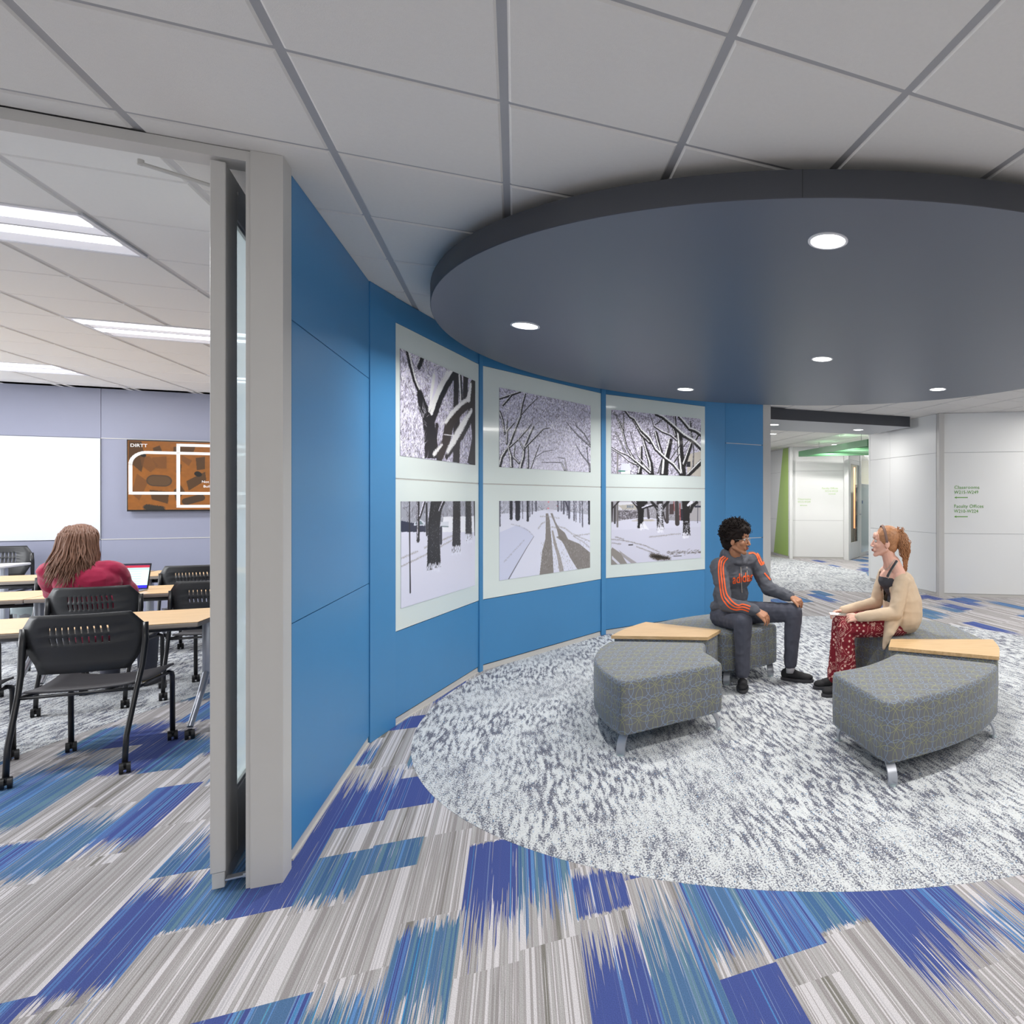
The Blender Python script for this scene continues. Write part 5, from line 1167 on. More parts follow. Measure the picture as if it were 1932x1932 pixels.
for i, (x, y, lab) in enumerate(desks):
    c_ = DK_ if i == 0 else copy_tree(DK_); a, b = LW(x, y); c_.location = (a, b, 0); c_.rotation_euler = (0, 0, ROT); c_['label'] = lab; c_['group'] = 'beech training desks on casters'
t = thing('high_table', 'raised pale table end in front of a tall dark chair', 'table', (*LW(-5.5, 9.28), 0), ROT)
mb = MB(); mb.bbox((-.7, 0, .79), (.68, .5, .815), .008); mb.obj('tabletop', M['lamp_frame'], t)
for s in (-1, 1): mb = MB(); mb.bbox((s*.6-.02, .22, 0), (s*.6+.02, .28, .789), .008); mb.bbox((s*.6-.02, .02, 0), (s*.6+.02, .48, .03), .008); mb.obj('leg', M['chrome'], t)
# waste bin with liner
t = thing('waste_bin', 'grey waste bin with a clear liner below the third row desk at the left edge', 'bin', (*LW(-4.50, 9.22), 0.001), ROT)
mb = MB(); n = 28; mb.grid([[(r*math.cos(2*PI*k/n), r*math.sin(2*PI*k/n), z) for k in range(n)] for r, z in ((.001, .005), (.13, .0), (.135, .01), (.165, .40), (.17, .41), (.16, .41), (.13, .02))], 0, True); mb.obj('bin_body', M['plastic_grey'], t, angle=40)
mb = MB(); rr = random.Random(3); mb.grid([[((r+rr.uniform(-.008, .008))*math.cos(2*PI*k/n), (r+rr.uniform(-.008, .008))*math.sin(2*PI*k/n), z+rr.uniform(-.012, .012)) for k in range(n)] for r, z in ((.155, .30), (.165, .42), (.178, .44), (.18, .40), (.175, .34))], 0, True); mb.obj('liner', M['frosted'], t, smooth=True)
# laptop on the second desk, open towards the woman
t = thing('laptop', 'open silver laptop with a lit screen on the second row desk', 'laptop', (*LW(-2.98, 7.02), .7405), ROT-.12)
mb = MB(); mb.bbox((-.155, -.11, 0), (.155, .11, .012), .004); mb.obj('base', M['chrome'], t)
mb = MB(); 
for i in range(5):
    for k in range(13): mb.box((-.135+k*.021, -.02+i*.021, .0121), (-.135+k*.021+.017, -.02+i*.021+.017, .0135))
kb = mb.obj('keyboard', M['black_plastic'], t)
ML = Matrix.Translation((0, .108, .010)) @ Matrix.Rotation(math.radians(-12), 4, 'X')
mb = MB(); mb.bbox((-.155, 0, 0), (.155, .007, .218), .003, 0, ML); lid = mb.obj('lid', M['screen_black'], t)
c = Canvas(120, 80, 12, [(0, 0), (1, 0), (1, 1), (0, 1)]); c.img[:] = (176, 214, 236); c.img[:4] = (40, 30, 60); c.img[4:12] = (150, 40, 60); c.img[12:20] = (150, 206, 216); c.img[70:] = (46, 40, 214)
for y in range(24, 66, 8): c.img[y:y+1, 8:100] = (120, 150, 180)
so_ = c.mesh('lit_screen', (-.147, 0), (.147, 0), 0, .294, .010, .210, .0006, M['screen'], lid, .0004); so_.matrix_local = ML
# ------------------------------------------------------------------ people
def remesh(mb, voxel, smooth=4, wrinkle=0.0, wscale=14, seed=0, stretch=(1, 1, 1)):
    me_ = bpy.data.meshes.new('tmp'); me_.from_pydata([tuple(v) for v in mb.v], [], mb.f); o = bpy.data.objects.new('tmp', me_); COL.objects.link(o)
    r = o.modifiers.new('r', 'REMESH'); r.mode = 'VOXEL'; r.voxel_size = voxel
    if smooth: sm = o.modifiers.new('s', 'SMOOTH'); sm.factor = .5; sm.iterations = smooth
    bpy.context.view_layer.update()
    out = bpy.data.meshes.new_from_object(o.evaluated_get(bpy.context.evaluated_depsgraph_get())); bpy.data.objects.remove(o); bpy.data.meshes.remove(me_)
    if wrinkle:
        nrm = [v.normal.copy() for v in out.vertices]
        for v, n in zip(out.vertices, nrm):
            p = Vector((v.co.x*wscale*stretch[0]+seed, v.co.y*wscale*stretch[1], v.co.z*wscale*stretch[2])); a = noise.noise(p); b = noise.noise(p*2.3)
            v.co += n*wrinkle*((1-abs(a)*2.2) + .4*b)
    out.polygons.foreach_set('use_smooth', [True]*len(out.polygons)); out.update(); return out
def pmesh(name, me_, mats, parent):
    me_.name = name; me_.materials.clear()
    for m in (mats if isinstance(mats, list) else [mats]): me_.materials.append(m)
    return link(name, me_, parent)
def bvh(me_): return BVHTree.FromPolygons([v.co.copy() for v in me_.vertices], [tuple(p.vertices) for p in me_.polygons])
def basis(f, u=(0, 0, 1)):
    F = Vector(f).normalized(); U = Vector(u); U = (U-F*U.dot(F)).normalized(); R = F.cross(U); return R, F, U
def rotm(R, F, U): return Matrix((R, F, U)).transposed()
class Head:
    def __init__(s, c, f, up=(0, 0, 1), k=1.0): s.c = Vector(c); s.R, s.F, s.U = basis(f, up); s.k = k; s.M = rotm(s.R, s.F, s.U)
    def p(s, r, f, u): return s.c+(s.R*r+s.F*f+s.U*u)*s.k
    def e(s, mb, q, rad): mb.ell(s.p(*q), [x*s.k for x in rad], s.M, 20)
    def build(s, mb, jaw=1.0, nose=.112):
        k = s.k
        s.e(mb, (0, -.012, .038), (.074, .094, .086)); s.e(mb, (0, .026, -.018), (.060, .066, .090)); s.e(mb, (0, .02, -.06), (.050*jaw, .058, .050))
        for q in (-1, 1):
            mb.rcone(s.p(q*.050*jaw, -.005, -.055), s.p(q*.012, .066, -.100), .020*k, .017*k); s.e(mb, (q*.040, .062, -.022), (.022, .024, .024))
            s.e(mb, (q*.0755, -.008, -.012), (.010, .020, .031)); s.e(mb, (q*.012, .098, -.035), (.0085, .010, .007))
        s.e(mb, (0, .070, -.103), (.020, .018, .016)); mb.rcone(s.p(0, .090-(.112-nose)*.3, .012), s.p(0, nose, -.028), .0075*k, (.0115 if nose > .11 else .0098)*k)
        mb.rcone(s.p(-.040, .074, .030), s.p(.040, .074, .030), .0125*k, .0125*k); s.e(mb, (0, .080, .05), (.05, .014, .03))
        s.e(mb, (0, .0905, -.0595), (.022, .0095, .0055)); s.e(mb, (0, .0885, -.070), (.019, .0095, .0062)); s.e(mb, (0, .083, -.064), (.030, .012, .018))
    def extras(s, parent, lips, hairm, brow=True):
        for q in (-1, 1):
            mb = MB(); mb.ell(s.p(q*.0305, .0790, .010), [.0118*s.k]*3, s.M, 14); e = mb.obj('eye', M['eye'], parent, smooth=True)
            mb = MB(); mb.ell(s.p(q*.0305, .0875, .010), [.0058*s.k, .0040*s.k, .0055*s.k], s.M, 12); mb.obj('iris', M['iris'], e, smooth=True)
            if brow: mb = MB(); mb.tube([s.p(q*.014, .0905, .032), s.p(q*.030, .090, .038), s.p(q*.048, .076, .032)], [.003, .0038, .002], 6); mb.obj('eyebrow', hairm, parent, smooth=True)
        mb = MB(); mb.tube([s.p(-.022, .0905, -.0645), s.p(-.010, .0995, -.0600), s.p(0, .1010, -.0615), s.p(.010, .0995, -.0600), s.p(.022, .0905, -.0645)], [.001, .0035, .0038, .0035, .001], 8)
        mb.tube([s.p(-.020, .0900, -.0655), s.p(-.008, .0975, -.0705), s.p(.008, .0975, -.0705), s.p(.020, .0900, -.0655)], [.001, .0042, .0042, .001], 8); mb.obj('mouth', lips, parent, smooth=True)
def hand(mb, w, d, n, side, curl=(25, 30, 20), k=1.0, splay=.10, thumb=(.75, .65), r0=.0080):
    D = Vector(d).normalized(); Nn = Vector(n); Nn = (Nn-D*Nn.dot(D)).normalized(); Sd = D.cross(Nn)*side; w = Vector(w)
    offs = (-.0315, -.0105, .0105, .0305); lens = (.060, .076, .080, .070)          # little ... index, towards the thumb side
    for o, l in zip(offs, lens):
        kn = w+(D*(.088 if abs(o) < .02 else .082)+Sd*o)*k; mb.rcone(w+Sd*o*.55*k+D*.012*k, kn, .0150*k, .0110*k)
        p = kn; a = 0; dirx = (D+Sd*o*splay/.03).normalized()
        for j, c_ in enumerate(curl):
            a += math.radians(c_+(o*120)); v = dirx*math.cos(a)-Nn*math.sin(a); q = p+v*l*k*(.45, .32, .25)[j]; mb.rcone(p, q, (r0, r0*.95, r0*.86)[j]*k, (r0*.95, r0*.86, r0*.76)[j]*k, 10); p = q
    mb.ell(w+D*.050*k, (.036*k, .046*k, .0135*k), rotm(Sd, D, Nn))
    p = w+(D*.020+Sd*.022-Nn*.004)*k
    for l, a, b, r1, r2 in ((.045, thumb[0], 0, .0125, .0105), (.034, thumb[1], .25, .0100, .0090), (.026, thumb[1]*.6, .5, .0090, .0075)):
        v = (D*math.cos(a)+Sd*math.sin(a)-Nn*b).normalized(); q = p+v*l*k; mb.rcone(p, q, r1*k, r2*k, 10); p = q
def shoe(parent, heel, toe, ankle, m=None, k=1.0, hi=.10, laces=True, name='shoe'):
    h = Vector((*heel, 0)); t = Vector((*toe, 0)); F = (t-h).normalized(); R = Vector((F.y, -F.x, 0)); U = Vector((0, 0, 1)); L = (t-h).length; MM = rotm(R, F, U)
    mb = MB(); P = lambda r, f, u: h+F*f*L+R*r+U*u
    mb.ell(P(0, .16, .055), (.034, .16*L, .045), MM); mb.ell(P(0, .45, .05), (.040, .36*L, .036), MM); mb.ell(P(0, .74, .040), (.046, .25*L, .030), MM); mb.rcone(P(0, .20, .06), P(0, .24, hi), .036, .037); mb.rcone(P(0, .36, .075), P(0, .62, .052), .028, .022)
    s_ = pmesh(name, remesh(mb, .005, 3), m or M['shoe'], parent)
    pts = [(.030*math.sin(a)*(1.15 if math.cos(a) > 0 else .95), .5+.5*math.cos(a)) for a in [2*PI*i/28 for i in range(28)]]
    mb = MB(); rows = [[P(x*1.25*wd, .5+(f-.5)*lg, z) for x, f in pts] for z, wd, lg in ((.001, 1.0, .98), (.008, 1.12, 1.02), (.022, 1.14, 1.02), (.027, 1.05, .99))]
    mb.grid(rows, 0, True); mb.add(rows[0], [tuple(range(28))]); mb.add(rows[-1], [tuple(range(27, -1, -1))]); mb.obj('sole', M['sole'], s_, angle=40)
    if laces:
        for i in range(5): f = .36+.06*i; z = .107-.0115*i; mb = MB(); mb.tube([P(-.020, f, z-.006), P(0, f+.012, z+.002), P(.020, f, z-.006)], .0028, 6); mb.obj('lace', M['shoe'], s_)
    return s_
def px_ray(x, y): return (Vector(((x-1515)/1190, 1, -(y-943)/1190))).normalized()
def on_surface(tree, x, y, off):
    hit, n, i, d = tree.ray_cast(Vector((0, 0, EYE)), px_ray(x, y))
    if hit is None: return None
    if n.dot(px_ray(x, y)) > 0: n = -n
    return hit+n*off
def cloth_strip(tree, pts, w, name, m, parent, off=.0025, n=10):
    c = catmull(pts, n); rows = []
    out = []
    for i, p in enumerate(c):
        q = Vector(c[min(i+1, len(c)-1)])-Vector(c[max(i-1, 0)]); q.normalize(); s_ = Vector((-q.y, q.x))*w/2
        r = [on_surface(tree, p[0]+s_.x*k, p[1]+s_.y*k, off) for k in (-1, 0, 1)]
        if all(x is not None for x in r): rows.append(r)
        else:
            if len(rows) > 1: out.append(rows)
            rows = []
    if len(rows) > 1: out.append(rows)
    mb = MB()
    for rs in out: mb.grid(rs)
    if mb.v: return mb.obj(name, m, parent, smooth=True)

# ---- seated young man in a grey hoodie
man = thing('person', 'young man with curly black hair, glasses and a grey hoodie with orange stripes, seated on an ottoman', 'person', (0, 0, 0)); man['label'] = 'curly-haired man in glasses and grey orange-striped hoodie, seated on an ottoman'
def Vv(*a): return Vector(a)
hipR, hipL = Vv(-.685, 5.32, .525), Vv(-.52, 5.42, .53); knR, knL = Vv(-.475, 5.0, .535), Vv(-.078, 5.19, .575); anR, anL = Vv(-.482, 5.03, .10), Vv(-.105, 5.225, .105)
shR, shL = Vv(-.700, 5.215, .955), Vv(-.425, 5.475, .985); elR, elL = Vv(-.625, 5.10, .655), Vv(-.300, 5.375, .745); wrR, wrL = Vv(-.372, 4.975, .628), Vv(-.100, 5.215, .700)
f_b = Vector((.707, -.707, 0)); r_b = Vector((-.707, -.707, 0)); TM = rotm(-r_b, f_b, Vector((0, 0, 1)))
hm = Head((-.550, 5.295, 1.162), (.94, -.34, -.04), (.02, 0, 1), 1.0)
neck0 = Vv(-.575, 5.335, .985); neck1 = hm.p(0, -.025, -.065)
def limb_set(mb, g):          # g = extra thickness of cloth
    mb.ell(Vv(-.61, 5.39, .55), (.16+g, .125+g, .115+g), TM); mb.ell(Vv(-.615, 5.375, .70), (.150+g, .115+g, .14+g), TM); mb.ell(Vv(-.585, 5.355, .86), (.165+g, .115+g, .13+g), TM)
    mb.rcone(shR+Vv(.02, .02, -.005), shL-Vv(.02, .02, .005), .062+g, .062+g); mb.rcone(neck0-Vv(0, 0, .05), neck0, .08+g, .055+g)
body = MB(); hm.build(body, 1.0); body.rcone(neck0, neck1, .052, .050); limb_set(body, -.015)
body.chain([shR, elR, wrR], [.046, .038, .026]); body.chain([shL, elL, wrL], [.046, .038, .026]); body.chain([hipR, knR, anR], [.072, .050, .036]); body.chain([hipL, knL, anL], [.072, .050, .036])
hand(body, wrR, (.80, -.18, -.42), (.35, -.45, .8), 1, (38, 22, 14), 1.0, .06, thumb=(.35, .15))
hand(body, wrL, (.80, -.42, -.36), (.35, -.35, .85), 1, (42, 40, 30), .98, .08, thumb=(.5, .2))
bme = remesh(body, .0040, 2); b_ = pmesh('body', bme, M['skin_tan'], man); hm.extras(man, M['lips'], M['hair_black'])
mb = MB(); mb.tube([hm.p(-.024, .092, -.052), hm.p(-.008, .104, -.0475), hm.p(.008, .104, -.0475), hm.p(.024, .092, -.052)], [.0015, .0030, .0030, .0015], 6); mb.obj('moustache', M['hair_black'], man, smooth=True)
# hoodie
hd = MB(); limb_set(hd, .012); hd.ell(Vv(-.625, 5.375, .60), (.180, .145, .075), TM)
hd.chain([shR+Vv(0, 0, -.01), shR*.5+elR*.5, elR, elR*.5+wrR*.5, wrR-Vv(.01, 0, 0)], [.070, .062, .056, .052, .043]); hd.chain([shL+Vv(0, 0, -.01), shL*.5+elL*.5, elL, elL*.5+wrL*.5, wrL-Vv(.015, -.01, 0)], [.070, .062, .056, .050, .043])
hd.ell(Vv(-.64, 5.42, 1.02), (.085, .055, .07), TM); 
hring = []
for i in range(15):
    a = 2*PI*i/14; hring.append(neck0 + (-r_b)*.083*math.cos(a) + f_b*(.075*math.sin(a)+.012) + Vector((0, 0, .038 - .050*math.sin(a))))
hd.chain(hring, [.024+.008*(1-math.sin(2*PI*i/14))/2 for i in range(15)])
hme = remesh(hd, .006, 3, .0055, 13, 3, (1, 1, 1.6)); hood = pmesh('hoodie', hme, M['hoodie'], man)
ht = bvh(hme)
zm = lambda x, y: (1320+x/5.367, 960+y/5.367)
for pts in ([(245, 480), (205, 520), (192, 600), (200, 720), (222, 880), (258, 950), (310, 1003), (370, 1022), (430, 1018), (500, 1040)],
            [(265, 490), (225, 530), (215, 600), (224, 720), (246, 870), (282, 932), (332, 978), (385, 1000), (440, 994), (508, 1016)],
            [(285, 500), (248, 545), (238, 610), (248, 720), (270, 850), (305, 910), (350, 955), (395, 978), (440, 968), (515, 990)],
            [(496, 455), (540, 448), (575, 470), (600, 530), (625, 575)], [(500, 435), (545, 428), (585, 455), (615, 515), (640, 570)], [(500, 415), (550, 408), (595, 440), (628, 500), (650, 560)], [(655, 650), (690, 690), (715, 720)]):
    cloth_strip(ht, [zm(*p) for p in pts], 2.5, 'sleeve_stripe', M['orange'], hood)
tme = text_mesh('adidas', 1.0, 0, offset=.014); xsv = [v.co.x for v in tme.vertices]; x0_, x1_ = min(xsv), max(xsv); h1_ = max(v.co.y for v in tme.vertices)
bm = bmesh.new(); bm.from_mesh(tme); bmesh.ops.triangulate(bm, faces=bm.faces[:]); bmesh.ops.subdivide_edges(bm, edges=[e for e in bm.edges if e.calc_length() > .15], cuts=2); bm.to_mesh(tme); bm.free()
last = None
for v in tme.vertices:
    u = (v.co.x-x0_)/(x1_-x0_); w_ = v.co.y/h1_; q = on_surface(ht, *zm(333+u*205, 758-32*u-w_*92), .004)
    v.co = q if q is not None else (last or Vector((-.5, 5.2, .85))); last = v.co.copy()
tme.materials.clear(); tme.materials.append(M['orange']); link('chest_lettering', tme, hood)
for xa in ((415, 590, 425, 850), (475, 590, 487, 800)):
    pts = [zm(xa[0]+(xa[2]-xa[0])*t, xa[1]+(xa[3]-xa[1])*t) for t in (0, .33, .66, 1)]; q = [on_surface(ht, *p, .004) for p in pts]; q = [p for p in q if p is not None]
    if len(q) > 1: mb = MB(); mb.tube(q, .0032, 6); mb.obj('drawstring', M['trim'], hood)
for a, b in ((wrR, elR), (wrL, elL)):
    d = (b-a).normalized(); mb = MB(); mb.tube([a+d*.005, a+d*.03, a+d*.06], [.038, .044, .046], 18, cap=False); o = mb.obj('cuff', M['hoodie'], hood, smooth=True); md = o.modifiers.new('t', 'SOLIDIFY'); md.thickness = .006
# trousers
tr = MB(); tr.ell(Vv(-.61, 5.38, .535), (.168, .135, .098), TM)
tr.chain([hipR, hipR*.5+knR*.5, knR, knR*.5+anR*.5, anR+Vv(0, .005, .025)], [.098, .088, .074, .062, .055]); tr.chain([hipL, hipL*.5+knL*.5, knL, knL*.5+anL*.5, anL+Vv(0, 0, .045)], [.098, .086, .073, .062, .053])
pmesh('trousers', remesh(tr, .006, 3, .0045, 16, 9, (1, 1, .8)), M['jeans'], man)
for a in (anR, anL): mb = MB(); mb.tube([a+Vv(0, 0, -.035), a+Vv(0, 0, .03)], .037, 16); mb.obj('sock', M['sock'], man, smooth=True)
shoe(man, (-.495, 5.115), (-.462, 4.865), anR, hi=.105); shoe(man, (-.185, 5.262), (.086, 5.175), anL, hi=.085)
# glasses
mb = MB()
for q in (-1, 1): mb.tube([hm.p(q*.032+.0215*math.cos(a), .103-.010*abs(math.cos(a)*.5+q*.5), .006+.018*math.sin(a)) for a in [2*PI*i/20 for i in range(21)]], .0013, 6, cap=False); mb.tube([hm.p(q*.054, .098, .012), hm.p(q*.074, .05, .010), hm.p(q*.079, -.005, .004)], .0013, 6)
mb.tube([hm.p(-.011, .105, .010), hm.p(.011, .105, .010)], .0013, 6); gs = mb.obj('glasses', M['wire'], man, smooth=True)
for q in (-1, 1): mb = MB(); pp = [hm.p(q*.032+.0205*math.cos(a), .103-.010*abs(math.cos(a)*.5+q*.5), .006+.017*math.sin(a)) for a in [2*PI*i/20 for i in range(20)]]; mb.add(pp, [tuple(range(20))]); mb.obj('lens', M['lens'], gs)
# hair: a cap and many small curls
def curl_tube(mb, p, ax, r, turns, h, tr_, rg, n=5):
    ax = Vector(ax).normalized(); a = ax.orthogonal().normalized(); b = ax.cross(a); ph = rg.uniform(0, 6.28); pts = []; m = int(9*turns)+2
    for i in range(m+1): t = i/m; an = ph+2*PI*turns*t; pts.append(p+ax*h*t+(a*math.cos(an)+b*math.sin(an))*r*(1-.2*t))
    mb.tube(pts, tr_, n)
rg = random.Random(5)
hb = MB(); hm.e(hb, (0, -.030, .058), (.098, .112, .098)); hm.e(hb, (0, -.070, .0), (.080, .07, .085)); hm.e(hb, (0, .03, .088), (.085, .075, .050))
hr = pmesh('hair', remesh(hb, .008, 2, .012, 42, 2), M['hair_black'], man)
mb = MB(); cnt = 0
while cnt < 620:
    v = Vector((rg.gauss(0, 1), rg.gauss(0, 1), rg.gauss(0, 1))).normalized()
    if v.z < -.75: continue
    if v.y > .10 and v.z < .42 - .1*abs(v.x): continue
    if v.y > -.30 and v.z < -.10: continue
    rr = Vector((.112, .128, .120)); s_ = rg.uniform(.80, 1.0); q = (v.x*rr.x*s_, v.y*rr.y*s_-.024, v.z*rr.z*s_+.058)
    d = hm.M @ v; d += Vector((rg.gauss(0, .5), rg.gauss(0, .5), rg.gauss(0, .4)-.2)); curl_tube(mb, hm.p(*q), d, rg.uniform(.006, .011), rg.uniform(1, 2), rg.uniform(.012, .032), rg.uniform(.0022, .0036), rg, 4); cnt += 1
for _ in range(110):
    v = Vector((rg.gauss(0, 1), rg.gauss(0, .8)-.2, abs(rg.gauss(0, 1)))).normalized(); d = hm.M @ v
    curl_tube(mb, hm.p(v.x*.118, v.y*.132-.024, v.z*.125+.058), d, rg.uniform(.005, .009), 1.3, rg.uniform(.01, .03), .0011, rg, 4)
mb.obj('curls', M['hair_black'], hr, smooth=True)

# ---- seated young woman in a beige cardigan
wom = thing('person', 'laughing woman in profile with copper ponytail, beige cardigan and red printed trousers', 'person', (0, 0, 0))
fw = Vector((-.955, -.295, 0)); lw_ = Vector((.295, -.955, 0)); WM = rotm(-lw_, fw, Vector((0, 0, 1)))
whL, whR = Vv(.755, 4.935, .53), Vv(.715, 5.095, .53); wkL, wkR = Vv(.325, 4.83, .515), Vv(.300, 5.00, .525); waL, waR = Vv(.33, 4.84, .09), Vv(.27, 5.02, .09)
wsL, wsR = Vv(.745, 4.865, .905), Vv(.672, 5.14, .925); weL, weR = Vv(.705, 4.795, .640), Vv(.60, 5.17, .655); wwL, wwR = Vv(.428, 4.775, .612), Vv(.318, 5.0, .622)
hw_ = Head((.640, 4.955, 1.165), (-.985, -.10, .06), (-.04, 0, 1), .97)
wn0 = Vv(.708, 4.99, .945); wn1 = hw_.p(0, -.028, -.065)
def wtorso(mb, g):
    mb.ell(Vv(.755, 5.01, .56), (.155+g, .125+g, .11+g), WM); mb.ell(Vv(.765, 5.01, .69), (.118+g, .095+g, .13+g), WM); mb.ell(Vv(.735, 5.00, .83), (.130+g, .100+g, .11+g), WM)
wb = MB(); hw_.build(wb, .92, .106); wb.rcone(wn0-Vv(0, 0, .02), wn1, .054, .052); wtorso(wb, -.012); wb.rcone(wsL+Vv(0, .03, 0), wsR-Vv(0, .03, 0), .045, .045); wb.rcone(wn0-Vv(0, 0, .05), wn0, .075, .05); wb.rcone(Vv(.708, 4.965, 1.010), Vv(.752, 4.885, .930), .055, .043); wb.rcone(Vv(.695, 5.01, 1.010), Vv(.690, 5.12, .935), .055, .043); wb.ell(Vv(.705, 4.995, .885), (.115, .100, .075), WM)
wb.chain([wsL, weL, wwL], [.040, .032, .022]); wb.chain([wsR, weR, wwR], [.040, .032, .022]); wb.chain([whL, wkL, waL], [.07, .045, .03]); wb.chain([whR, wkR, waR], [.07, .045, .03])
hand(wb, wwL, (-.97, .10, -.10), (-.15, -.72, .65), 1, (34, 48, 30), .86, .04, thumb=(.45, .1)); hand(wb, wwR, (-.95, -.15, -.12), (-.1, .35, .9), -1, (30, 50, 30), .86, .04, thumb=(.45, .1))
wbm = remesh(wb, .0040, 2); pmesh('body', wbm, M['skin_fair'], wom); wtree = bvh(wbm); hw_.extras(wom, M['lips'], M['hair_red'])
tk = MB(); wtorso(tk, .0); tk.ell(Vv(.704, 4.993, .862), (.120, .108, .078), WM); pmesh('vest', remesh(tk, .006, 3), M['tank'], wom)
cg = MB(); wtorso(cg, .018); cg.chain([Vv(.80, 4.955, .585), Vv(.800, 4.955, .70), Vv(.772, 4.955, .83)], [.138, .134, .112]); cg.chain([Vv(.775, 5.05, .585), Vv(.775, 5.05, .70), Vv(.745, 5.05, .83)], [.138, .132, .110])
cg.chain([wsL+Vv(.012, -.004, -.03), wsL*.5+weL*.5+Vv(.01, 0, 0), weL, weL*.5+wwL*.5, wwL+Vv(.0, 0, 0)], [.062, .060, .054, .045, .036]); cg.chain([wsR+Vv(.0, .004, -.03), wsR*.5+weR*.5, weR, weR*.5+wwR*.5, wwR], [.060, .058, .052, .044, .035])
cg.chain([Vv(.70, 4.86, .60), Vv(.655, 4.795, .50), Vv(.612, 4.775, .375)], [.07, .045, .012]);
cgm = remesh(cg, .006, 12, .0035, 9, 5, (1, 1, 1.6))
bm = bmesh.new(); bm.from_mesh(cgm); kill = []
for f in bm.faces:
    c_ = f.calc_center_median(); q = c_-Vector((.722, 5.0, 0)); a_ = q.dot(fw); l_ = q.dot(lw_); lim = .945-1.5*max(0, a_+.005)+.10*max(0, -a_-.03)
    if (a_ > .05 and -.12 < l_ < .085 and c_.z > .70 and c_.z < lim) or c_.z > lim+.10*max(0, abs(l_)-.08) and abs(l_) < .165-.35*max(0, a_) : kill.append(f)
bmesh.ops.delete(bm, geom=kill, context='FACES'); bm.to_mesh(cgm); bm.free()
co_ = pmesh('cardigan', cgm, M['cardigan'], wom); md = co_.modifiers.new('thickness', 'SOLIDIFY'); md.thickness = .004; md.offset = -1
zw = lambda x, y: (1550+x/6.44, 980+y/6.44)
cloth_strip(wtree, [zw(*p) for p in ((800, 700), (830, 640), (870, 575), (915, 500))], 4.5, 'vest_strap', M['tank'], wom, .003)
cloth_strip(wtree, [zw(*p) for p in ((735, 600), (775, 605), (810, 590), (850, 545), (892, 488))], 1.3, 'strap_trim', M['trim'], wom, .005)
cloth_strip(wtree, [zw(*p) for p in ((812, 720), (845, 650), (885, 585), (928, 515))], 1.2, 'strap_trim', M['trim'], wom, .005)
mb = MB(); nl = []
for i in range(21):
    a = 2*PI*i/20; nl.append(Vv(.728, 4.995, .925)+lw_*.125*math.cos(a)*1.05+fw*(.088*math.sin(a))+Vv(0, 0, .012*abs(math.cos(a))-.052*max(0, math.sin(a))+.0))

pt = MB(); pt.ell(Vv(.74, 5.01, .545), (.158, .13, .095), WM)
pt.chain([whL, whL*.5+wkL*.5, wkL, wkL*.5+waL*.5+Vv(-.002, 0, 0), waL+Vv(0, 0, .02)], [.092, .084, .068, .074, .082]); pt.chain([whR, whR*.5+wkR*.5, wkR, wkR*.5+waR*.5, waR+Vv(0, 0, .02)], [.092, .084, .068, .070, .078])
pmesh('trousers', remesh(pt, .006, 3, .004, 14, 8), M['batik'], wom)
shoe(wom, (.37, 4.85), (.14, 4.80), waL, laces=False, hi=.07); shoe(wom, (.31, 5.03), (.08, 5.0), waR, laces=False, hi=.07)
hc = MB(); hw_.e(hc, (0, -.028, .044), (.086, .104, .095)); hw_.e(hc, (0, -.050, -.010), (.068, .064, .082)); hw_.e(hc, (0, -.095, .055), (.045, .04, .04))
hh_ = pmesh('hair', remesh(hc, .006, 3, .002, 60, 4, (.4, 1, .5)), M['hair_red'], wom)
mb = MB(); rg = random.Random(8)
for s_ in (-1, 1):        # combed strands over the cap, gathered at the back
    for i in range(40):
        z = rg.uniform(-.02, .13); x = rg.uniform(.2, 1); a0 = hw_.p(s_*.05*x, .055-.02*x, .085-.06*x+rg.uniform(-.01, .01)); pts = []
        for t in np.linspace(0, 1, 8): th = t*PI*.62; pts.append(hw_.p(s_*(.0865*math.sin(.35+th)*x**.5)*(1-.5*t), .065*math.cos(th*1.05)-.045*t-.02, .045+(.080*(1-x*.75))*math.cos(t*.9)-.01*t))
        mb.tube(pts, [.003]*7+[.0015], 5)
mb.obj('combed_strands', M['hair_red'], hh_, smooth=True)
mb = MB()
for i in range(150):
    a = rg.uniform(0, 2*PI); r = rg.uniform(0, 1)**.5; st = Vv(.738, 4.962, 1.232)+Vv(.012*r*math.cos(a), .02*r*math.sin(a), .016*r*math.sin(a)); ex = rg.uniform(.0, 1)
    lx_ = math.cos(a)*r; ly_ = math.sin(a)*r; L_ = rg.uniform(.55, 1.0); pts = []; ph = rg.uniform(0, 6.28)
    for t in np.linspace(0, 1, 16):
        b = math.sin(min(t*1.25, 1)*PI)*1.0; c0 = Vv(.745+.062*math.sin(t*2.0), 4.96, 1.232+.030*math.sin(min(t*4, 1)*PI/2*2)*(1 if t < .5 else 1)-.31*(t**1.25)*L_)
        wob = .0085*math.sin(t*30+ph); pts.append(c0+Vv(lx_*(.012+.042*b)+wob, ly_*(.012+.050*b)+.007*math.cos(t*27+ph), .008*b*lx_))
    mb.tube(pts, [.0032]*14+[.0025, .001], 5)
for i in range(60): a = rg.uniform(0, 6.28); curl_tube(mb, Vv(.752+.02*math.cos(a), 4.96+.025*math.sin(a), 1.235+rg.uniform(-.02, .03)), (rg.gauss(.4, .5), rg.gauss(0, .6), rg.gauss(.3, .5)), .007, 1.6, .03, .0026, rg)
mb.obj('ponytail', M['hair_red'], hh_, smooth=True)
mb = MB(); bp_ = []
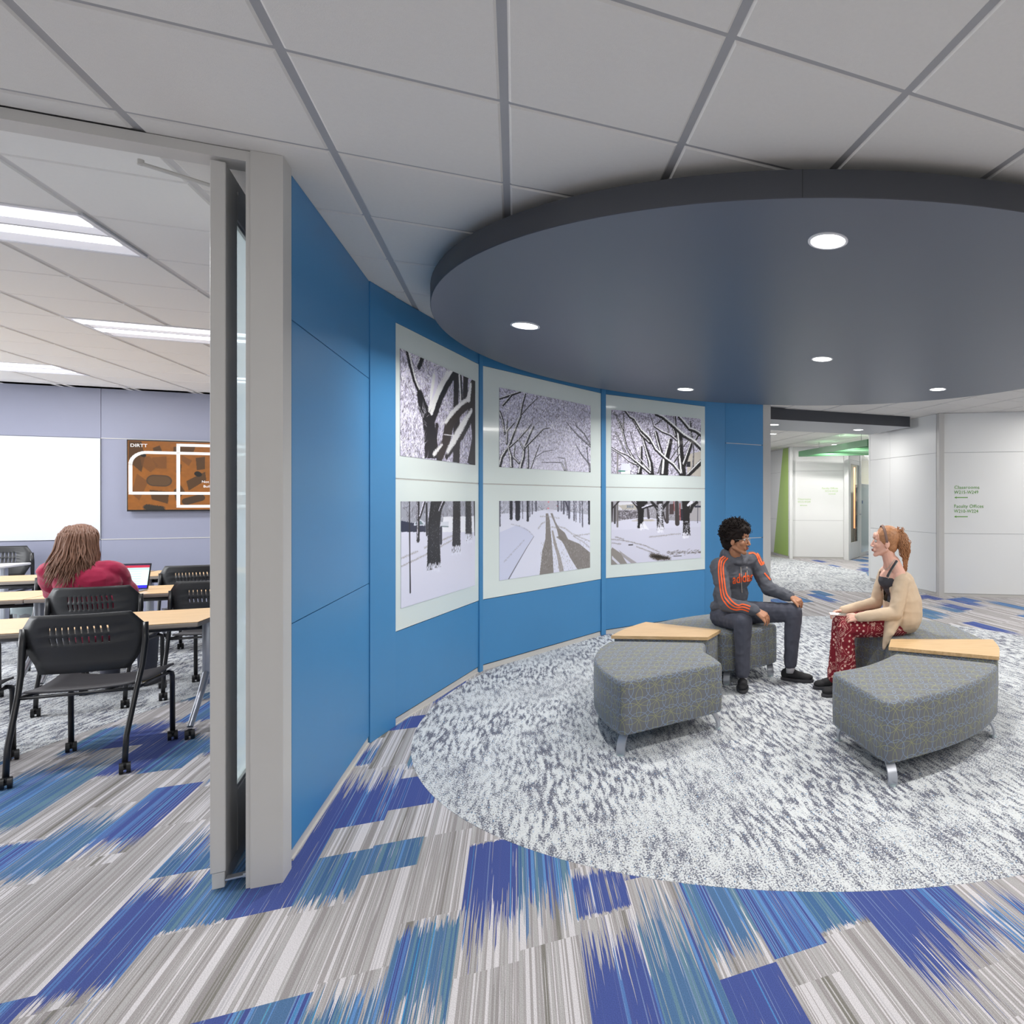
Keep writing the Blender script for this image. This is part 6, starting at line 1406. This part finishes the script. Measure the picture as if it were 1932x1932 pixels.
for i in range(25): a = -.45*PI+(1.9*PI)*i/24*1.0; bp_.append(hw_.p(.0885*math.cos(a), .030-.045*(1-math.sin(a))/2, .040+.098*math.sin(a) if math.sin(a) > 0 else .040+.085*math.sin(a)))
mb.tube(bp_, .0105, 8, flat=.35, cap=False); mb.obj('headband', M['band'], wom, smooth=True)
mb = MB(); mb.cyl(hw_.p(.0, 0, 0), (0, 0, 1), .001, .001, 3) if False else None
ph = thing('smartphone', 'smartphone held by the woman in the beige cardigan', 'phone', (.275, 4.86, .617)); PM = rotm(*[Vector(v).normalized() for v in ((.97, .10, -.06), (-.10, .99, .05), (.06, -.05, 1))]).to_4x4()
mb = MB(); mb.bbox((-.072, -.037, -.004), (.072, .037, .004), .0035, 0, PM); mb.obj('phone_back', M['phone_case'], ph, smooth=False)
mb = MB(); mb.box((-.068, -.034, .0041), (.068, .034, .0048), 0, PM); mb.obj('phone_screen', M['phone'], ph)

# ---- woman at the classroom desk, seen from behind
cw_ = thing('person', 'woman with long brown hair in a raspberry sweater, seen from behind at the laptop', 'person', (0, 0, 0))
def LP3(x, y, z): a, b = LW(x, y); return Vector((a, b, z))
cf = Vector((-SA, CA, 0)); cr = Vector((CA, SA, 0)); CM = rotm(cr, cf, Vector((0, 0, 1)))
cl_, cr_ = LP3(-3.10, 6.50, .975), LP3(-2.765, 6.50, .97); el_, er_ = LP3(-3.15, 6.66, .80), LP3(-2.735, 6.62, .79); wl_, wr_ = LP3(-3.06, 6.92, .785), LP3(-2.86, 6.90, .785)
hh = Head(LP3(-2.965, 6.56, 1.175), (cf.x-.12, cf.y, -.30), (0, 0, 1), 1.0)
def ctorso(mb, g):
    mb.ell(LP3(-2.82, 6.42, .56), (.17+g, .13+g, .11+g), CM); mb.ell(LP3(-2.85, 6.43, .72), (.140+g, .105+g, .16+g), CM); mb.ell(LP3(-2.89, 6.47, .88), (.165+g, .11+g, .13+g), CM); mb.rcone(cl_+cr*.02, cr_-cr*.02, .058+g, .058+g)
cb_ = MB(); hh.build(cb_, .9); cb_.rcone(LP3(-2.90, 6.49, .96), hh.p(0, -.03, -.06), .055, .045); ctorso(cb_, -.012)
cb_.chain([cl_, el_, wl_], [.045, .034, .024]); cb_.chain([cr_, er_, wr_], [.045, .034, .024])
for sx, hx in ((-1, -2.91), (1, -2.73)): cb_.chain([LP3(hx, 6.46, .53), LP3(hx+sx*.02, 6.86, .52), LP3(hx+sx*.02, 6.84, .09)], [.078, .052, .036])
hand(cb_, wl_, cf*.95+cr*.25, (0, 0, 1), 1, (18, 24, 16), .88, .08); hand(cb_, wr_, cf*.95-cr*.25, (0, 0, 1), -1, (18, 24, 16), .88, .08)
pmesh('body', remesh(cb_, .006, 3), M['skin_fair'], cw_); hh.extras(cw_, M['lips'], M['hair_brown'])
sw = MB(); ctorso(sw, .016); sw.chain([cl_, cl_*.5+el_*.5, el_, el_*.5+wl_*.5, wl_-cf*.02], [.072, .070, .062, .050, .038]); sw.chain([cr_, cr_*.5+er_*.5, er_, er_*.5+wr_*.5, wr_-cf*.02], [.064, .062, .056, .048, .038]); sw.rcone(LP3(-2.90, 6.49, .97), LP3(-2.91, 6.50, 1.02), .08, .06)
pmesh('sweater', remesh(sw, .007, 4, .006, 12, 7), M['sweater'], cw_)
tq = MB(); tq.ell(LP3(-2.82, 6.43, .54), (.172, .14, .09), CM)
for sx, hx in ((-1, -2.91), (1, -2.73)): tq.chain([LP3(hx, 6.46, .53), LP3(hx+sx*.02, 6.86, .52), LP3(hx+sx*.02, 6.84, .12)], [.095, .070, .055])
pmesh('trousers', remesh(tq, .008, 3), M['jeans'], cw_)
for sx, hx in ((-1, -2.91), (1, -2.73)): a = LW(hx+sx*.02, 6.80); b = LW(hx+sx*.03, 7.04); shoe(cw_, a, b, None, m=mat('olive_shoe', srgb(110, 96, 60), .7), laces=False, hi=.08)
hb = MB(); hh.e(hb, (0, -.028, .040), (.092, .108, .098)); hh.e(hb, (0, -.072, -.05), (.088, .055, .10)); hh.e(hb, (0, -.085, -.13), (.095, .045, .08))
hr = pmesh('hair', remesh(hb, .007, 3, .004, 40, 6, (1, 1, .25)), M['hair_brown'], cw_)
mb = MB(); rg = random.Random(21); back = -cf
for i in range(420):
    a = rg.uniform(-1.4, 1.4); base = hh.p(0, -.028, .04)
    dirv = (back*math.cos(a)+cr*math.sin(a)); top = base+Vector((0, 0, rg.uniform(.02, .09))); pts = []; L_ = rg.uniform(.26, .42)*(1-.10*abs(a)); ph_ = rg.uniform(0, 6.28); am = rg.uniform(.004, .011); rr = rg.uniform(.94, 1.10)
    z0 = top.z; k0 = math.sqrt(max(.05, 1-((z0-base.z)/.105)**2))
    for t in np.linspace(0, 1, 13):
        z = z0-L_*t; rad = .100*rr*(k0+(1-k0)*min(1, t*4))*(1+(.85*max(0, math.cos(a*1.25)))*t*t+.1*t); off = math.sin(ph_+t*11)*am*t; sd = dirv.cross(Vector((0, 0, 1)))
        pts.append(Vector((top.x, top.y, z))+Vector((dirv.x, dirv.y, 0))*rad*(1.12 if abs(a) < .8 else 1.0)+sd*off)
    mb.tube(pts, [.0048]*10+[.0035, .0025, .001], 5)
mb.obj('long_strands', M['hair_brown'], hr, smooth=True)
bpy.context.view_layer.update()
